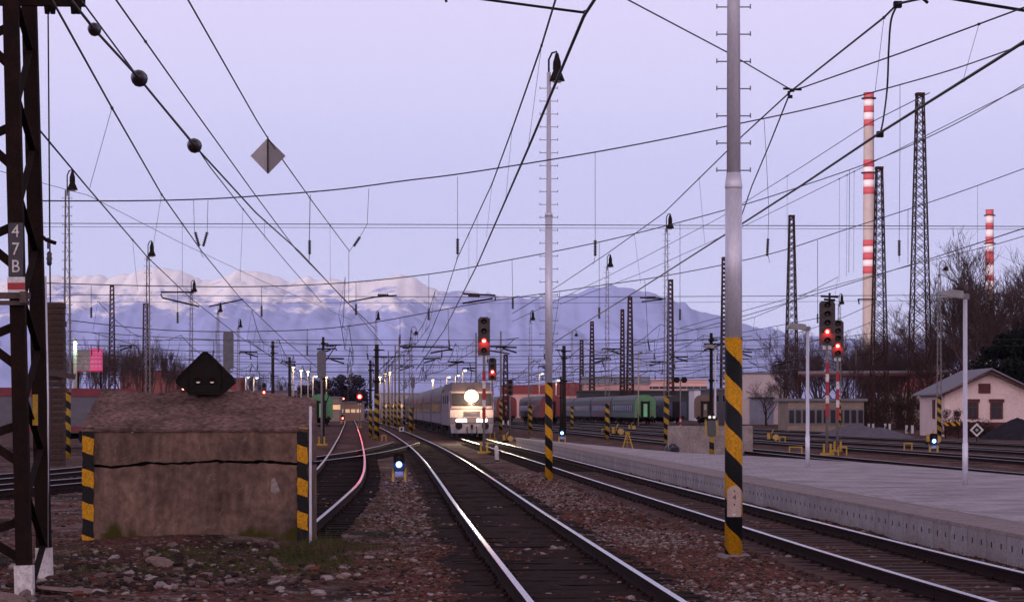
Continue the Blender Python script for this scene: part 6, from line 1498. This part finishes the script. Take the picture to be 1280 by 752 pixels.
# diamond plate on its wire
def plate():
    c = wpt(335, 195, 7.05); k = c.y/F; root = thing('diamond_plate', 'grey diamond plate hanging on a wire at the upper left', 'warning plate', c); r = 22*k
    a = MB(); a.prism([(-r, 0), (0, -r*1.03), (-.012, r*1.0)], -.006, .006); a.build('left_half', mat('plate_pale', (.36, .34, .36), .6, 0, (.30, .28, .30), 6, .5), root, fix=True)
    b = MB(); b.prism([(0, -r*1.03), (r, 0), (0, r)], -.006, .006); b.build('right_half', mat('plate_dark', (.22, .205, .22), .6, 0, (.18, .17, .18), 6, .5), root, fix=True)
    s = MB(); s.box((-.002, -.02, .02), (.022, .03, r*2.1)); s.build('spine', m_black, root)
plate()
# registration arms: photo polylines at a distance
def arm(label, D, lines, r=.03, ins=None):
    o = P(*lines[0][0], D); root = thing('steady_arm', label, 'catenary arm', o, 0, 'steady arms and cantilevers')
    for l in lines: m = MB(); m.tube([P(x, y, D)-o for x, y in l], r, 6); m.build('tube', m_black, root)
    if ins: insulator_mb(P(ins[0], ins[1], D)-o, P(ins[2], ins[3], D)-o, .055*D/60, 5).build('insulator', m_ceram, root)
arm('cantilever tube with end clamp at the top centre', 38, [[(585, -4), (602, -1), (700, 12), (731, 16)], [(731, 13), (731, 21)], [(556, -6), (558, 3)]], .022)
arm('cantilever tube at the top right corner', 38, [[(1180, -3), (1290, 15)], [(1148, -6), (1160, 4)]], .026)
arm('steady arm above the masts, bent at its right end', 90, [[(579, 367), (619, 369), (619, 375)], [(578, 379), (616, 373)]], .035, (585, 369, 600, 370))
arm('steady arm left of the gooseneck mast', 90, [[(201, 365), (242, 365)], [(201, 367), (203, 372), (249, 383)]], .032)
arm('steady arm right of the gooseneck mast over the lantern', 100, [[(261, 383), (304, 374)]], .03)
arm('steady arm with dark insulator right of the level wires at the left centre', 100, [[(436, 377), (470, 371), (496, 369)]], .03, (472, 369, 486, 369))
arm('short steady arm with insulator beside the hooked mast', 150, [[(500, 433), (560, 434), (565, 438)], [(538, 441), (566, 436)]], .05, (503, 434, 512, 434))
arm('steady arm behind the tall centre signal head', 130, [[(612, 433), (633, 433)], [(612, 438), (637, 442)]], .04)
arm('steady arm high right of the slim silver mast', 120, [[(800, 372), (832, 373)], [(802, 377), (828, 374)]], .035, (808, 372, 820, 372))
arm('dark cluster of clamps on top of the right signals', 104, [[(1026, 370), (1048, 371)], [(1030, 374), (1044, 375)], [(1037, 366), (1037, 378)]], .05)
arm('steady arm beside the foot of the second tower', 130, [[(1072, 374), (1096, 374)], [(1073, 374), (1074, 380)]], .04)
for i, (x, y, D) in enumerate(((646, 434, 200), (560, 452, 260), (430, 448, 220), (396, 436, 210), (370, 452, 280), (742, 448, 240), (776, 436, 220), (812, 452, 260), (860, 446, 240), (880, 430, 180), (596, 460, 290), (530, 448, 250), (322, 440, 230), (150, 432, 250), (940, 440, 230), (968, 452, 250), (690, 458, 300), (500, 458, 300))):
    s = 1 if i % 2 else -1
    arm('small far steady arm among the many wires of the yard', D, [[(x, y), (x+s*5000/D, y-.5), (x+s*5200/D, y+2)], [(x, y+2200/D*.6), (x+s*3600/D, y+1)]], .05+.0001*D)
